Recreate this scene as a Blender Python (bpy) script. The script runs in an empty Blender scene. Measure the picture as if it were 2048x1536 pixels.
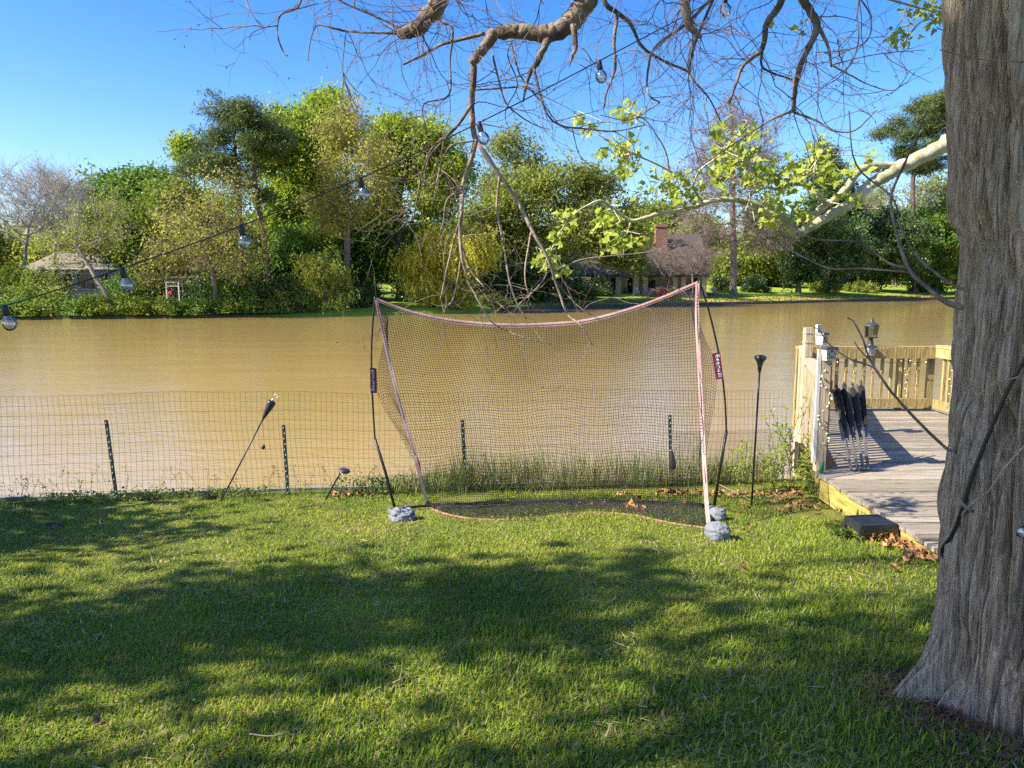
import bpy, math, random
import numpy as np
from mathutils import Vector

R = math.radians
SC = bpy.context.scene
COL = SC.collection
rng = np.random.default_rng(7)
random.seed(7)

# ------------------------------------------------------------------ camera
CAMZ, PITCH, F = 1.65, R(7.5), 1540.0      # F in pixels of the 2048-wide photograph
cam_d = bpy.data.cameras.new('camera')
cam_d.sensor_fit = 'HORIZONTAL'; cam_d.sensor_width = 36.0
cam_d.lens = 36.0 * F / 2048.0
cam_d.clip_start = 0.05; cam_d.clip_end = 3000
cam = bpy.data.objects.new('camera', cam_d); COL.objects.link(cam)
cam.location = (0, 0, CAMZ); cam.rotation_euler = (math.pi / 2 - PITCH, 0, 0)
SC.camera = cam

# ------------------------------------------------------------------ sky, sun, exposure
SUN_EL, SUN_AZ = R(40), R(-106)             # azimuth clockwise from +Y: the sun stands to the left
sun_dir = Vector((math.sin(SUN_AZ) * math.cos(SUN_EL), math.cos(SUN_AZ) * math.cos(SUN_EL), math.sin(SUN_EL)))
W = bpy.data.worlds.new('World'); SC.world = W; W.use_nodes = True
wn = W.node_tree.nodes; wl = W.node_tree.links
sky = wn.new('ShaderNodeTexSky'); sky.sky_type = 'NISHITA'; sky.sun_disc = False
sky.sun_elevation = SUN_EL; sky.sun_rotation = SUN_AZ % (2 * math.pi)
sky.altitude = 0; sky.air_density = 1.0; sky.dust_density = 0.9; sky.ozone_density = 3.0
hsv = wn.new('ShaderNodeHueSaturation'); hsv.inputs['Saturation'].default_value = 1.4; hsv.inputs['Hue'].default_value = .513; wl.new(sky.outputs[0], hsv.inputs['Color'])
wl.new(hsv.outputs[0], wn['Background'].inputs[0]); wn['Background'].inputs[1].default_value = 0.096
sun_d = bpy.data.lights.new('sun', 'SUN'); sun_d.energy = 4.5; sun_d.angle = R(0.53); sun_d.color = (1.0, 0.9, 0.74)
sun = bpy.data.objects.new('sun', sun_d); COL.objects.link(sun)
sun.rotation_euler = (-sun_dir).to_track_quat('-Z', 'Y').to_euler(); sun.location = (-30, -5, 30)
SC.view_settings.view_transform = 'Standard'; SC.view_settings.look = 'None'
SC.view_settings.gamma = 1.0; SC.view_settings.exposure = 1.5; SC.view_settings.use_curve_mapping = False
SC.render.engine = 'CYCLES'
SC.cycles.max_bounces = 6; SC.cycles.diffuse_bounces = 3; SC.cycles.glossy_bounces = 3
SC.cycles.transmission_bounces = 4; SC.cycles.transparent_max_bounces = 6
SC.cycles.use_adaptive_sampling = True; SC.cycles.caustics_reflective = False; SC.cycles.caustics_refractive = False
try:
    SC.cycles.use_denoising = False
except Exception:
    pass

# ------------------------------------------------------------------ pixels to points
cp, sp_ = math.cos(PITCH), math.sin(PITCH)
def ray(px, py):
    dx, dy = (px - 1024) / F, (768 - py) / F
    return np.array([dx, cp + dy * sp_, -sp_ + dy * cp])
def P(px, py, Y):
    d = ray(px, py); return np.array([0, 0, CAMZ]) + d * (Y / d[1])
def atz(px, py, z):
    d = ray(px, py); return np.array([0, 0, CAMZ]) + d * ((z - CAMZ) / d[2])
def edge_y(x):
    x = np.asarray(x, float)
    return 7.42 + 0.17 * (np.clip(x, -9, 3.6) + 4.8) + 0.03 * (x - np.clip(x, -9, 3.6))
def gz(x, y):
    x = np.asarray(x, float); y = np.asarray(y, float)
    t = y - 2.6
    z = -0.1 * (0.5 * (t + np.sqrt(t * t + 0.5)))
    z = z + 0.010 * np.sin(x * 2.3 + 1.1 * np.sin(y * 1.7)) * np.sin(y * 2.9 + x) + 0.006 * np.sin(5.1 * x + 2 * y) * np.sin(4.3 * y - x)
    return z
def G(px, py):
    d = ray(px, py); o = np.array([0, 0, CAMZ]); t = 4.0
    for _ in range(40):
        p = o + d * t
        t += (p[2] - float(gz(p[0], p[1]))) / (-d[2] + 0.1 * 0) * 0.8
    return o + d * t
WZ = -0.95                                  # river level
_sp = [(-900, 652), (-300, 644), (0, 640), (200, 638), (400, 636), (580, 633), (700, 630), (850, 628), (950, 624), (1000, 621), (1150, 617),
       (1300, 613), (1400, 611), (1500, 608.5), (1700, 603.5), (1900, 598), (2200, 593), (2700, 588)]
SHORE = np.array([atz(a, b, WZ)[:2] for a, b in _sp])
def shore_y(x): return np.interp(x, SHORE[:, 0], SHORE[:, 1])
def gzf(x, y):
    x = np.asarray(x, float); y = np.asarray(y, float)
    d = (y - shore_y(x)) * 0.87
    right = np.clip((x + 6) / 10, 0, 1)
    s1 = 0.055 + 0.022 * right
    z0 = np.where(d < 0, WZ - 0.4, WZ + 0.1 + 0.28 * np.clip(d / 1.2, 0, 1) * (1 - right) + 0.2 * right)
    z = z0 + s1 * np.clip(d, 0, 16) + 0.03 * np.clip(d - 16, 0, 40) + 0.05 * np.sin(x * .35) * np.sin(y * .3) * np.clip(d / 5, 0, 1)
    return z

# ------------------------------------------------------------------ mesh helpers
def obj(name, V, Fc, mat, parent=None, smooth=False, loc=None):
    """one mesh object; V in world metres"""
    V = np.asarray(V, float)
    if parent is not None:
        o0 = np.array(parent.matrix_world.translation) if False else np.array(parent['_w'])
    elif loc is not None:
        o0 = np.array(loc, float)
    else:
        o0 = np.array([V[:, 0].mean(), V[:, 1].mean(), V[:, 2].min()])
    me = bpy.data.meshes.new(name)
    if isinstance(Fc, np.ndarray):
        n, k = Fc.shape
        me.vertices.add(len(V)); me.vertices.foreach_set('co', (V - o0).astype(np.float32).ravel())
        me.loops.add(n * k); me.loops.foreach_set('vertex_index', Fc.astype(np.int32).ravel())
        me.polygons.add(n); me.polygons.foreach_set('loop_start', np.arange(0, n * k, k, dtype=np.int32))
        me.update(calc_edges=True)
    else:
        me.from_pydata((V - o0).tolist(), [], Fc); me.update()
    if smooth:
        me.polygons.foreach_set('use_smooth', np.ones(len(me.polygons), bool))
    me.materials.append(mat)
    o = bpy.data.objects.new(name, me); COL.objects.link(o)
    if parent is not None:
        o.parent = parent
        if parent.type == 'MESH' or True:
            o.location = (0, 0, 0)
        o['_w'] = [float(a) for a in o0]
    else:
        o.location = o0; o['_w'] = [float(a) for a in o0]
    return o
def thing(name, label, cat, loc, group=None):
    o = bpy.data.objects.new(name, None); COL.objects.link(o)
    o.empty_display_size = 0.1
    o.location = loc; o['_w'] = [float(a) for a in loc]
    o['label'] = label; o['category'] = cat
    if group: o['group'] = group
    return o
def tag(o, label, cat, group=None, kind=None):
    o['label'] = label
    if cat: o['category'] = cat
    if group: o['group'] = group
    if kind: o['kind'] = kind
    return o
class MB:
    def __init__(s): s.V = []; s.F = []
    def add(s, V, Fc):
        n = len(s.V); s.V += [tuple(map(float, v)) for v in V]; s.F += [tuple(i + n for i in f) for f in Fc]; return s
    def box(s, c, size, rz=0, bev=0):
        sx, sy, sz = [a / 2 for a in size]; ca, sa = math.cos(rz), math.sin(rz)
        v = []
        for z in (-sz, sz):
            for x, y in ((-sx, -sy), (sx, -sy), (sx, sy), (-sx, sy)):
                v.append((c[0] + x * ca - y * sa, c[1] + x * sa + y * ca, c[2] + z))
        return s.add(v, [(3, 2, 1, 0), (4, 5, 6, 7), (0, 1, 5, 4), (1, 2, 6, 5), (2, 3, 7, 6), (3, 0, 4, 7)])
    def hexa(s, bot, top):
        return s.add(list(bot) + list(top), [(3, 2, 1, 0), (4, 5, 6, 7), (0, 1, 5, 4), (1, 2, 6, 5), (2, 3, 7, 6), (3, 0, 4, 7)])
    def bar(s, a, b, w, h, up=(0, 0, 1)):
        a = Vector(a); b = Vector(b); d = (b - a).normalized(); u = Vector(up)
        x = d.cross(u)
        if x.length < 1e-4: x = d.cross(Vector((1, 0, 0)))
        x.normalize(); y = x.cross(d).normalized()
        c = [a + x * i * w / 2 + y * j * h / 2 for i, j in ((-1, -1), (1, -1), (1, 1), (-1, 1))]
        e = [p + (b - a) for p in c]
        return s.hexa(c, e)
    def tube(s, pts, rad, n=8, caps=True):
        pts = [Vector(p) for p in pts]
        if not hasattr(rad, '__len__'): rad = [rad] * len(pts)
        V = []; Fc = []; prev = None
        for i, p in enumerate(pts):
            d = (pts[min(i + 1, len(pts) - 1)] - pts[max(i - 1, 0)]).normalized()
            if prev is None:
                x = d.cross(Vector((0, 0, 1)))
                if x.length < .1: x = d.cross(Vector((1, 0, 0)))
            else:
                x = prev - d * prev.dot(d)
            x.normalize(); prev = x; y = d.cross(x)
            for k in range(n):
                a = 2 * math.pi * k / n
                V.append(p + (x * math.cos(a) + y * math.sin(a)) * rad[i])
        for i in range(len(pts) - 1):
            for k in range(n):
                Fc.append((i * n + k, i * n + (k + 1) % n, (i + 1) * n + (k + 1) % n, (i + 1) * n + k))
        if caps:
            Fc.append(tuple(range(n - 1, -1, -1))); Fc.append(tuple((len(pts) - 1) * n + k for k in range(n)))
        return s.add(V, Fc)
    def lathe(s, c, prof, n=20, axis=(0, 0, 1)):
        """prof: (radius, height) along axis from c"""
        ax = Vector(axis).normalized(); x = ax.cross(Vector((0, 1, 0)))
        if x.length < .1: x = ax.cross(Vector((1, 0, 0)))
        x.normalize(); y = ax.cross(x); c = Vector(c); V = []; Fc = []
        for r, h in prof:
            for k in range(n):
                a = 2 * math.pi * k / n
                V.append(c + ax * h + (x * math.cos(a) + y * math.sin(a)) * max(r, 1e-4))
        for i in range(len(prof) - 1):
            for k in range(n):
                Fc.append((i * n + k, i * n + (k + 1) % n, (i + 1) * n + (k + 1) % n, (i + 1) * n + k))
        Fc.append(tuple(range(n - 1, -1, -1))); Fc.append(tuple((len(prof) - 1) * n + k for k in range(n)))
        return s.add(V, Fc)
    def build(s, name, mat, parent=None, smooth=False, loc=None):
        return obj(name, s.V, s.F, mat, parent, smooth, loc)
def part_box(name, c, size, mat, parent, rz=0): return MB().box(c, size, rz).build(name, mat, parent)

def frusta(p0, p1, r0, r1, n=3):
    """many separate tapered prisms at once"""
    p0 = np.asarray(p0, float); p1 = np.asarray(p1, float); N = len(p0)
    r0 = np.broadcast_to(r0, (N,)); r1 = np.broadcast_to(r1, (N,))
    d = p1 - p0; L = np.linalg.norm(d, axis=1, keepdims=True); d = d / np.maximum(L, 1e-9)
    a = np.where(np.abs(d[:, 2:3]) > .8, np.array([[1., 0, 0]]), np.array([[0, 0, 1.]]))
    x = np.cross(d, a); x /= np.linalg.norm(x, axis=1, keepdims=True); y = np.cross(d, x)
    ang = 2 * np.pi * np.arange(n) / n
    ring = x[:, None, :] * np.cos(ang)[None, :, None] + y[:, None, :] * np.sin(ang)[None, :, None]
    V = np.concatenate([p0[:, None] + ring * r0[:, None, None], p1[:, None] + ring * r1[:, None, None]], 1).reshape(-1, 3)
    k = np.arange(n); k2 = (k + 1) % n
    f = np.stack([k, k2, k2 + n, k + n], 1)
    Fc = (f[None] + (np.arange(N) * 2 * n)[:, None, None]).reshape(-1, 4)
    return V, Fc
def cat(parts):
    Vs, Fs, n = [], [], 0
    for V, Fc in parts:
        Vs.append(V); Fs.append(Fc + n); n += len(V)
    return np.concatenate(Vs), np.concatenate(Fs)
def leaf_quads(C, size, rg, aspect=.55, up=.25, droop=0., jit=.35):
    """one rhombus leaf for each centre C"""
    N = len(C)
    nrm = rg.normal(size=(N, 3)); nrm[:, 2] += up * 2; nrm /= np.linalg.norm(nrm, axis=1, keepdims=True)
    t = rg.normal(size=(N, 3)); t[:, 2] -= droop * 3
    t -= nrm * (t * nrm).sum(1, keepdims=True); t /= np.linalg.norm(t, axis=1, keepdims=True) + 1e-9
    b = np.cross(nrm, t)
    s = (size * (1 + jit * rg.uniform(-1, 1, N)))[:, None]
    V = np.stack([C - t * s * .5, C + b * s * aspect * .5 - t * s * .05, C + t * s * .5, C - b * s * aspect * .5 - t * s * .05], 1).reshape(-1, 3)
    Fc = np.arange(N * 4).reshape(-1, 4)
    return V, Fc
def leaf_tris(C, size, rg, aspect=.6, up=.25, droop=0., jit=.5):
    """one small triangular leaf for each centre: for crowns far away"""
    N = len(C); nrm = rg.normal(size=(N, 3)); nrm[:, 2] += up * 2; nrm /= np.linalg.norm(nrm, axis=1, keepdims=True)
    t = rg.normal(size=(N, 3)); t[:, 2] -= droop * 3
    t -= nrm * (t * nrm).sum(1, keepdims=True); t /= np.linalg.norm(t, axis=1, keepdims=True) + 1e-9; b = np.cross(nrm, t)
    s = (size * (1 + jit * rg.uniform(-1, 1, N)))[:, None]
    V = np.stack([C - t * s * .4 + b * s * aspect * .55, C - t * s * .4 - b * s * aspect * .55, C + t * s * .65], 1).reshape(-1, 3)
    return V, np.arange(N * 3).reshape(-1, 3)
def catmull(pts, n=8):
    pts = [np.asarray(p, float) for p in pts]
    q = [2 * pts[0] - pts[1]] + pts + [2 * pts[-1] - pts[-2]]
    out = []
    for i in range(1, len(q) - 2):
        for k in range(n):
            t = k / n; a, b, c, d = q[i - 1], q[i], q[i + 1], q[i + 2]
            out.append(.5 * (2 * b + (c - a) * t + (2 * a - 5 * b + 4 * c - d) * t * t + (3 * b - a - 3 * c + d) * t ** 3))
    out.append(pts[-1]); return np.array(out)
_lat = np.random.default_rng(3).random((256, 256))
def vn(u, v, pu=256):
    """smooth value noise, periodic in u with period pu"""
    iu = np.floor(u).astype(int); iv = np.floor(v).astype(int); fu = u - iu; fv = v - iv
    fu = fu * fu * (3 - 2 * fu); fv = fv * fv * (3 - 2 * fv)
    a = _lat[iu % pu, iv % 256]; b = _lat[(iu + 1) % pu, iv % 256]; c = _lat[iu % pu, (iv + 1) % 256]; d = _lat[(iu + 1) % pu, (iv + 1) % 256]
    return a + (b - a) * fu + (c - a) * fv + (a - b - c + d) * fu * fv

# ------------------------------------------------------------------ materials
def base_mat(name):
    m = bpy.data.materials.new(name); m.use_nodes = True
    return m, m.node_tree.nodes, m.node_tree.links, m.node_tree.nodes['Principled BSDF']
def rgb(c): return (c[0], c[1], c[2], 1)
def mat(name, cols, scale=5., rough=.7, bump=0., stretch=(1, 1, 1), bscale=None, metal=0., detail=6, spec=.5, isl=0., coords='Object', bdist=.02, orand=0.):
    """noise-mixed colours (2 or 3) with optional bump; isl adds a random brightness for each loose piece"""
    m, N, L, bs = base_mat(name)
    tc = N.new('ShaderNodeTexCoord'); mp = N.new('ShaderNodeMapping'); mp.inputs['Scale'].default_value = stretch
    L.new(tc.outputs[coords], mp.inputs[0])
    nz = N.new('ShaderNodeTexNoise'); nz.inputs['Scale'].default_value = scale; nz.inputs['Detail'].default_value = detail; nz.inputs['Roughness'].default_value = .62
    L.new(mp.outputs[0], nz.inputs['Vector'])
    cr = N.new('ShaderNodeValToRGB'); e = cr.color_ramp.elements
    e[0].position = .32; e[1].position = .68; e[0].color = rgb(cols[0]); e[1].color = rgb(cols[-1])
    if len(cols) == 3: q = e.new(.5); q.color = rgb(cols[1])
    L.new(nz.outputs[0], cr.inputs[0])
    out = cr.outputs[0]
    if isl:
        ge = N.new('ShaderNodeNewGeometry'); hs = N.new('ShaderNodeHueSaturation'); mr = N.new('ShaderNodeMapRange')
        mr.inputs[3].default_value = 1 - isl; mr.inputs[4].default_value = 1 + isl
        L.new(ge.outputs['Random Per Island'], mr.inputs[0]); L.new(mr.outputs[0], hs.inputs['Value']); L.new(out, hs.inputs['Color']); out = hs.outputs[0]
    if orand:
        oi = N.new('ShaderNodeObjectInfo'); hs2 = N.new('ShaderNodeHueSaturation'); mr2 = N.new('ShaderNodeMapRange'); mr2.inputs[3].default_value = 1 - orand; mr2.inputs[4].default_value = 1 + orand * .8
        L.new(oi.outputs['Random'], mr2.inputs[0]); L.new(mr2.outputs[0], hs2.inputs['Value']); L.new(out, hs2.inputs['Color']); out = hs2.outputs[0]
        va = N.new('ShaderNodeVectorMath'); va.operation = 'ADD'; sc_ = N.new('ShaderNodeMath'); sc_.operation = 'MULTIPLY'; sc_.inputs[1].default_value = 50; L.new(oi.outputs['Random'], sc_.inputs[0])
        L.new(mp.outputs[0], va.inputs[0]); L.new(sc_.outputs[0], va.inputs[1]); L.new(va.outputs[0], nz.inputs['Vector'])
    L.new(out, bs.inputs['Base Color'])
    bs.inputs['Roughness'].default_value = rough; bs.inputs['Metallic'].default_value = metal; bs.inputs['Specular IOR Level'].default_value = spec
    if bump:
        nb = N.new('ShaderNodeTexNoise'); nb.inputs['Scale'].default_value = bscale or scale * 3; nb.inputs['Detail'].default_value = 8
        L.new(mp.outputs[0], nb.inputs['Vector'])
        bp = N.new('ShaderNodeBump'); bp.inputs['Strength'].default_value = bump; bp.inputs['Distance'].default_value = bdist
        L.new(nb.outputs[0], bp.inputs['Height']); L.new(bp.outputs[0], bs.inputs['Normal'])
    return m
def leafmat(name, cols, trans=.45, rough=.55, scale=.6, spec=.3):
    """leaf colour: random for each leaf, drifting slowly through the crown; light passes through"""
    m, N, L, bs = base_mat(name)
    ge = N.new('ShaderNodeNewGeometry'); tc = N.new('ShaderNodeTexCoord')
    nz = N.new('ShaderNodeTexNoise'); nz.inputs['Scale'].default_value = scale; nz.inputs['Detail'].default_value = 2; L.new(tc.outputs['Object'], nz.inputs['Vector'])
    ad = N.new('ShaderNodeMath'); ad.operation = 'MULTIPLY_ADD'; ad.inputs[1].default_value = .4
    sb = N.new('ShaderNodeMath'); sb.operation = 'MULTIPLY_ADD'; sb.inputs[1].default_value = 1.5; sb.inputs[2].default_value = -.45
    L.new(nz.outputs[0], sb.inputs[0]); L.new(ge.outputs['Random Per Island'], ad.inputs[0]); L.new(sb.outputs[0], ad.inputs[2])
    cr = N.new('ShaderNodeValToRGB'); e = cr.color_ramp.elements
    e[0].position = .1; e[1].position = .9; e[0].color = rgb(cols[0]); e[1].color = rgb(cols[-1])
    if len(cols) == 3: q = e.new(.5); q.color = rgb(cols[1])
    L.new(ad.outputs[0], cr.inputs[0]); L.new(cr.outputs[0], bs.inputs['Base Color'])
    bs.inputs['Roughness'].default_value = rough; bs.inputs['Specular IOR Level'].default_value = spec
    tr = N.new('ShaderNodeBsdfTranslucent'); L.new(cr.outputs[0], tr.inputs[0])
    mx = N.new('ShaderNodeMixShader'); mx.inputs[0].default_value = trans
    L.new(bs.outputs[0], mx.inputs[1]); L.new(tr.outputs[0], mx.inputs[2]); L.new(mx.outputs[0], N['Material Output'].inputs[0])
    return m
M = {}
M['bark_grey'] = mat('bark_grey', [(.09, .075, .06), (.19, .165, .13)], 3, .9, .6, (3, 3, .7))
M['bark_dark'] = mat('bark_dark', [(.06, .05, .04), (.14, .11, .085)], 3, .9, .6, (3, 3, .7))
M['bark_pine'] = mat('bark_pine', [(.06, .045, .035), (.14, .10, .075)], 3, .9, .6, (3, 3, .8))
M['bark_pale'] = mat('bark_pale', [(.20, .18, .145), (.33, .30, .25)], 2, .9, .3)
M['bark_bare'] = mat('bark_bare', [(.24, .22, .20), (.38, .355, .33)], 2, .9, .2)
M['bark_cyp'] = mat('bark_cyp', [(.15, .115, .10), (.26, .20, .175)], 2, .9, .2)
M['bark_limb'] = mat('bark_limb', [(.05, .038, .03), (.15, .11, .08), (.28, .215, .155)], 9, .92, .9, (1, 1, 1), 30)
M['twig'] = mat('twig', [(.10, .07, .055), (.24, .18, .14)], 6, .85)
M['twig_pale'] = mat('twig_pale', [(.2, .14, .10), (.40, .32, .25)], 6, .85)
M['black_metal'] = mat('black_metal', [(.012, .013, .013), (.03, .03, .03)], 40, .45, .1)
M['black_plastic'] = mat('black_plastic', [(.012, .013, .015), (.03, .032, .036)], 20, .42, .15)
M['green_post'] = mat('green_post', [(.008, .022, .016), (.02, .04, .03)], 20, .55)
M['wire'] = mat('wire', [(.03, .036, .033), (.07, .07, .065)], 9, .5, metal=.3)
M['cord_net'] = mat('cord_net', [(.012, .012, .013), (.03, .03, .03)], 20, .8)
M['strap'] = mat('strap', [(.48, .22, .22), (.66, .43, .40), (.74, .60, .56)], 3, .85, .3, bscale=120)
M['label_red'] = mat('label_red', [(.17, .012, .045), (.26, .03, .07)], 14, .8)
M['print_white'] = mat('print_white', [(.55, .6, .68), (.72, .74, .78)], 20, .7)
M['bag_grey'] = mat('bag_grey', [(.13, .145, .17), (.21, .23, .265)], 8, .85, .5, bscale=30)
M['deck'] = mat('deck', [(.15, .12, .085), (.32, .275, .205), (.44, .39, .305)], 5, .9, .8, (.5, 14, 6), 9, orand=.3, bdist=.03)
M['wood_yellow'] = mat('wood_yellow', [(.20, .15, .05), (.35, .27, .10), (.44, .35, .16)], 5, .8, .5, (6, 6, .8), 8, orand=.25)
M['wood_fascia'] = mat('wood_fascia', [(.15, .13, .03), (.36, .28, .06), (.46, .36, .10)], 5, .85, .5, (5, .9, 9), 8)
M['wood_post'] = mat('wood_post', [(.33, .25, .17), (.5, .41, .29)], 3, .85, .4, (8, 8, .8), 8)
M['white_pvc'] = mat('white_pvc', [(.42, .43, .43), (.6, .6, .58)], 6, .5)
M['grey_paint'] = mat('grey_paint', [(.28, .29, .3), (.42, .43, .44)], 12, .5)
M['lamp_dark'] = mat('lamp_dark', [(.02, .022, .025), (.05, .052, .055)], 14, .45)
M['chair_metal'] = mat('chair_metal', [(.10, .095, .092), (.20, .19, .185)], 12, .5, metal=.2)
M['fabric_black'] = mat('fabric_black', [(.008, .008, .009), (.02, .02, .022)], 30, .9)
M['green_plastic'] = mat('green_plastic', [(.0, .10, .045), (.01, .18, .08)], 8, .45)
M['red_wood'] = mat('red_wood', [(.32, .11, .06), (.42, .18, .11)], 8, .8)
M['bulb_socket'] = mat('bulb_socket', [(.01, .01, .012), (.03, .03, .03)], 14, .5)
M['filament'] = mat('filament', [(.6, .5, .4), (.75, .7, .6)], 9, .5)
M['candle'] = mat('candle', [(.62, .38, .16), (.8, .6, .36)], 6, .6)
def glass(name, tint=(.95, .97, 1), rough=.02, add=.07):
    m, N, L, bs = base_mat(name)
    gl = N.new('ShaderNodeBsdfGlossy'); gl.inputs['Roughness'].default_value = rough
    tr = N.new('ShaderNodeBsdfTransparent'); tr.inputs[0].default_value = rgb(tint)
    fr = N.new('ShaderNodeFresnel'); fr.inputs[0].default_value = 1.5
    ad = N.new('ShaderNodeMath'); ad.operation = 'ADD'; ad.inputs[1].default_value = add; L.new(fr.outputs[0], ad.inputs[0])
    mx = N.new('ShaderNodeMixShader'); L.new(ad.outputs[0], mx.inputs[0]); L.new(tr.outputs[0], mx.inputs[1]); L.new(gl.outputs[0], mx.inputs[2])
    L.new(mx.outputs[0], N['Material Output'].inputs[0]); return m
M['glass'] = glass('glass'); M['glass_bulb'] = glass('glass_bulb', (.95, .97, .99), .12, .2)
M['window'] = mat('window', [(.012, .014, .016), (.03, .033, .036)], 1, .08)
M['wall_grey'] = mat('wall_grey', [(.44, .44, .43), (.54, .54, .52)], 2, .85)
M['trim'] = mat('trim', [(.6, .59, .56), (.72, .71, .68)], 4, .7)
M['shingle'] = mat('shingle', [(.045, .038, .032), (.10, .082, .07)], 3, .95, .5, (1, 1, 6), 6)  # shade of the bare tree over the brick house is put into this roof colour
M['shingle_pale'] = mat('shingle_pale', [(.15, .125, .105), (.26, .22, .19)], 3, .95, .5, (1, 1, 6), 6)  # lighter copy of the roof colour, for the sunlit roof of the grey house
M['strap_worn'] = mat('strap_worn', [(.28, .10, .10), (.46, .24, .23)], 5, .9)
M['brick'] = mat('brick', [(.17, .08, .055), (.28, .16, .115)], 6, .9, .4)
M['brick_pale'] = mat('brick_pale', [(.30, .21, .16), (.42, .32, .25)], 5, .9, .3)
M['dark_in'] = mat('dark_in', [(.015, .014, .013), (.04, .035, .03)], 2, .9)
M['car_paint'] = mat('car_paint', [(.38, .42, .5), (.46, .5, .58)], 1, .3, metal=.3)
M['pink'] = leafmat('pink_bloom', [(.5, .04, .18), (.7, .12, .32)], .2)
M['red'] = mat('red_ornament', [(.55, .02, .05), (.65, .05, .08)], 8, .6)
M['bulkhead'] = mat('bulkhead', [(.10, .12, .10), (.20, .23, .20), (.27, .29, .25)], 3, .9, .5, (1, 6, 6), 9)
M['bulkhead_dark'] = mat('bulkhead_dark', [(.05, .045, .035), (.11, .09, .07)], 3, .9, .3)
M['dead_leaf'] = mat('dead_leaf', [(.12, .05, .02), (.28, .13, .05), (.40, .24, .11)], 9, .75, .3, isl=.35)
M['sycamore_bark'] = mat('sycamore_bark', [(.20, .19, .09), (.42, .40, .24), (.62, .57, .44)], 7, .75, .3, (1, 1, 1), 22, detail=4)
L_ = {}
L_['bright'] = leafmat('leaf_bright', [(.13, .21, .015), (.27, .37, .025), (.42, .50, .05)])
L_['green'] = leafmat('leaf_green', [(.055, .12, .018), (.125, .23, .03), (.22, .34, .05)])
L_['olive'] = leafmat('leaf_olive', [(.12, .15, .025), (.23, .28, .045), (.37, .41, .08)])
L_['tan'] = leafmat('leaf_tan', [(.20, .21, .04), (.34, .35, .065), (.48, .46, .11)])
L_['yellow'] = leafmat('leaf_yellow', [(.30, .31, .03), (.50, .50, .055), (.64, .61, .11)])
L_['willow'] = leafmat('leaf_willow', [(.23, .28, .035), (.38, .43, .065), (.52, .55, .12)])
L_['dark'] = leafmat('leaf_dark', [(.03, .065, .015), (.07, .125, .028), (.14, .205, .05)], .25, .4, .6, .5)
L_['pine'] = leafmat('leaf_pine', [(.05, .085, .024), (.095, .14, .04), (.16, .21, .06)], .25)
L_['hedge'] = leafmat('leaf_hedge', [(.07, .12, .015), (.15, .22, .025), (.27, .33, .04)])
L_['sycamore'] = leafmat('leaf_sycamore', [(.22, .30, .03), (.34, .42, .05), (.46, .52, .10)], .45, .5, 5)
L_['weed'] = leafmat('leaf_weed', [(.06, .11, .025), (.13, .19, .035), (.27, .31, .07)], .35, .55, 2)
L_['weed_yellow'] = leafmat('leaf_weed_yellow', [(.18, .26, .04), (.32, .40, .06), (.45, .50, .10)], .4, .55, 2)

# ------------------------------------------------------------------ ground, water, far bank
def grass_ground(name, cols, scale, bump=.7, bs_=60):
    m, N, L, bs = base_mat(name)
    tc = N.new('ShaderNodeTexCoord')
    n1 = N.new('ShaderNodeTexNoise'); n1.inputs['Scale'].default_value = scale; n1.inputs['Detail'].default_value = 7; n1.inputs['Roughness'].default_value = .7
    n2 = N.new('ShaderNodeTexNoise'); n2.inputs['Scale'].default_value = bs_; n2.inputs['Detail'].default_value = 6
    for n in (n1, n2): L.new(tc.outputs['Object'], n.inputs['Vector'])
    ad = N.new('ShaderNodeMath'); ad.operation = 'MULTIPLY_ADD'; ad.inputs[1].default_value = .5; L.new(n2.outputs[0], ad.inputs[0])
    ml = N.new('ShaderNodeMath'); ml.operation = 'MULTIPLY'; ml.inputs[1].default_value = .55; L.new(n1.outputs[0], ml.inputs[0]); L.new(ml.outputs[0], ad.inputs[2])
    cr = N.new('ShaderNodeValToRGB'); e = cr.color_ramp.elements; e[0].position = .36; e[1].position = .68
    e[0].color = rgb(cols[0]); e[1].color = rgb(cols[2]); q = e.new(.52); q.color = rgb(cols[1])
    L.new(ad.outputs[0], cr.inputs[0]); L.new(cr.outputs[0], bs.inputs['Base Color']); bs.inputs['Roughness'].default_value = .95; bs.inputs['Specular IOR Level'].default_value = .1
    bp = N.new('ShaderNodeBump'); bp.inputs['Strength'].default_value = bump; bp.inputs['Distance'].default_value = .05
    L.new(n2.outputs[0], bp.inputs['Height']); L.new(bp.outputs[0], bs.inputs['Normal'])
    return m
M['soil'] = grass_ground('soil', [(.075, .06, .028), (.17, .18, .04), (.22, .27, .045)], 2.2, .8, 55)
M['far_lawn'] = grass_ground('far_lawn', [(.12, .15, .025), (.24, .32, .035), (.34, .40, .05)], .25, .5, 9)
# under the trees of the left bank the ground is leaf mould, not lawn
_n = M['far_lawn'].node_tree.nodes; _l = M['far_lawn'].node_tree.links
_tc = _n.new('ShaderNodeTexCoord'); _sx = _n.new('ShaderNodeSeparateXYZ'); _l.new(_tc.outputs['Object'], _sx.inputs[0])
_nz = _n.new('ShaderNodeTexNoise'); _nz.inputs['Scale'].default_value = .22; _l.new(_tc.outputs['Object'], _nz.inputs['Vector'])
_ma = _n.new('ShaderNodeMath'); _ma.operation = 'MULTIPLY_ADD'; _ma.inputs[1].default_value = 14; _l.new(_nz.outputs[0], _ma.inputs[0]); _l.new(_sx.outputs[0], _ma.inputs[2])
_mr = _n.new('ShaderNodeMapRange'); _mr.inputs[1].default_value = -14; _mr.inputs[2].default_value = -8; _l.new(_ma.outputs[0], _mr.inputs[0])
_mx = _n.new('ShaderNodeMixRGB'); _mx.inputs[1].default_value = (.09, .085, .035, 1)
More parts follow.
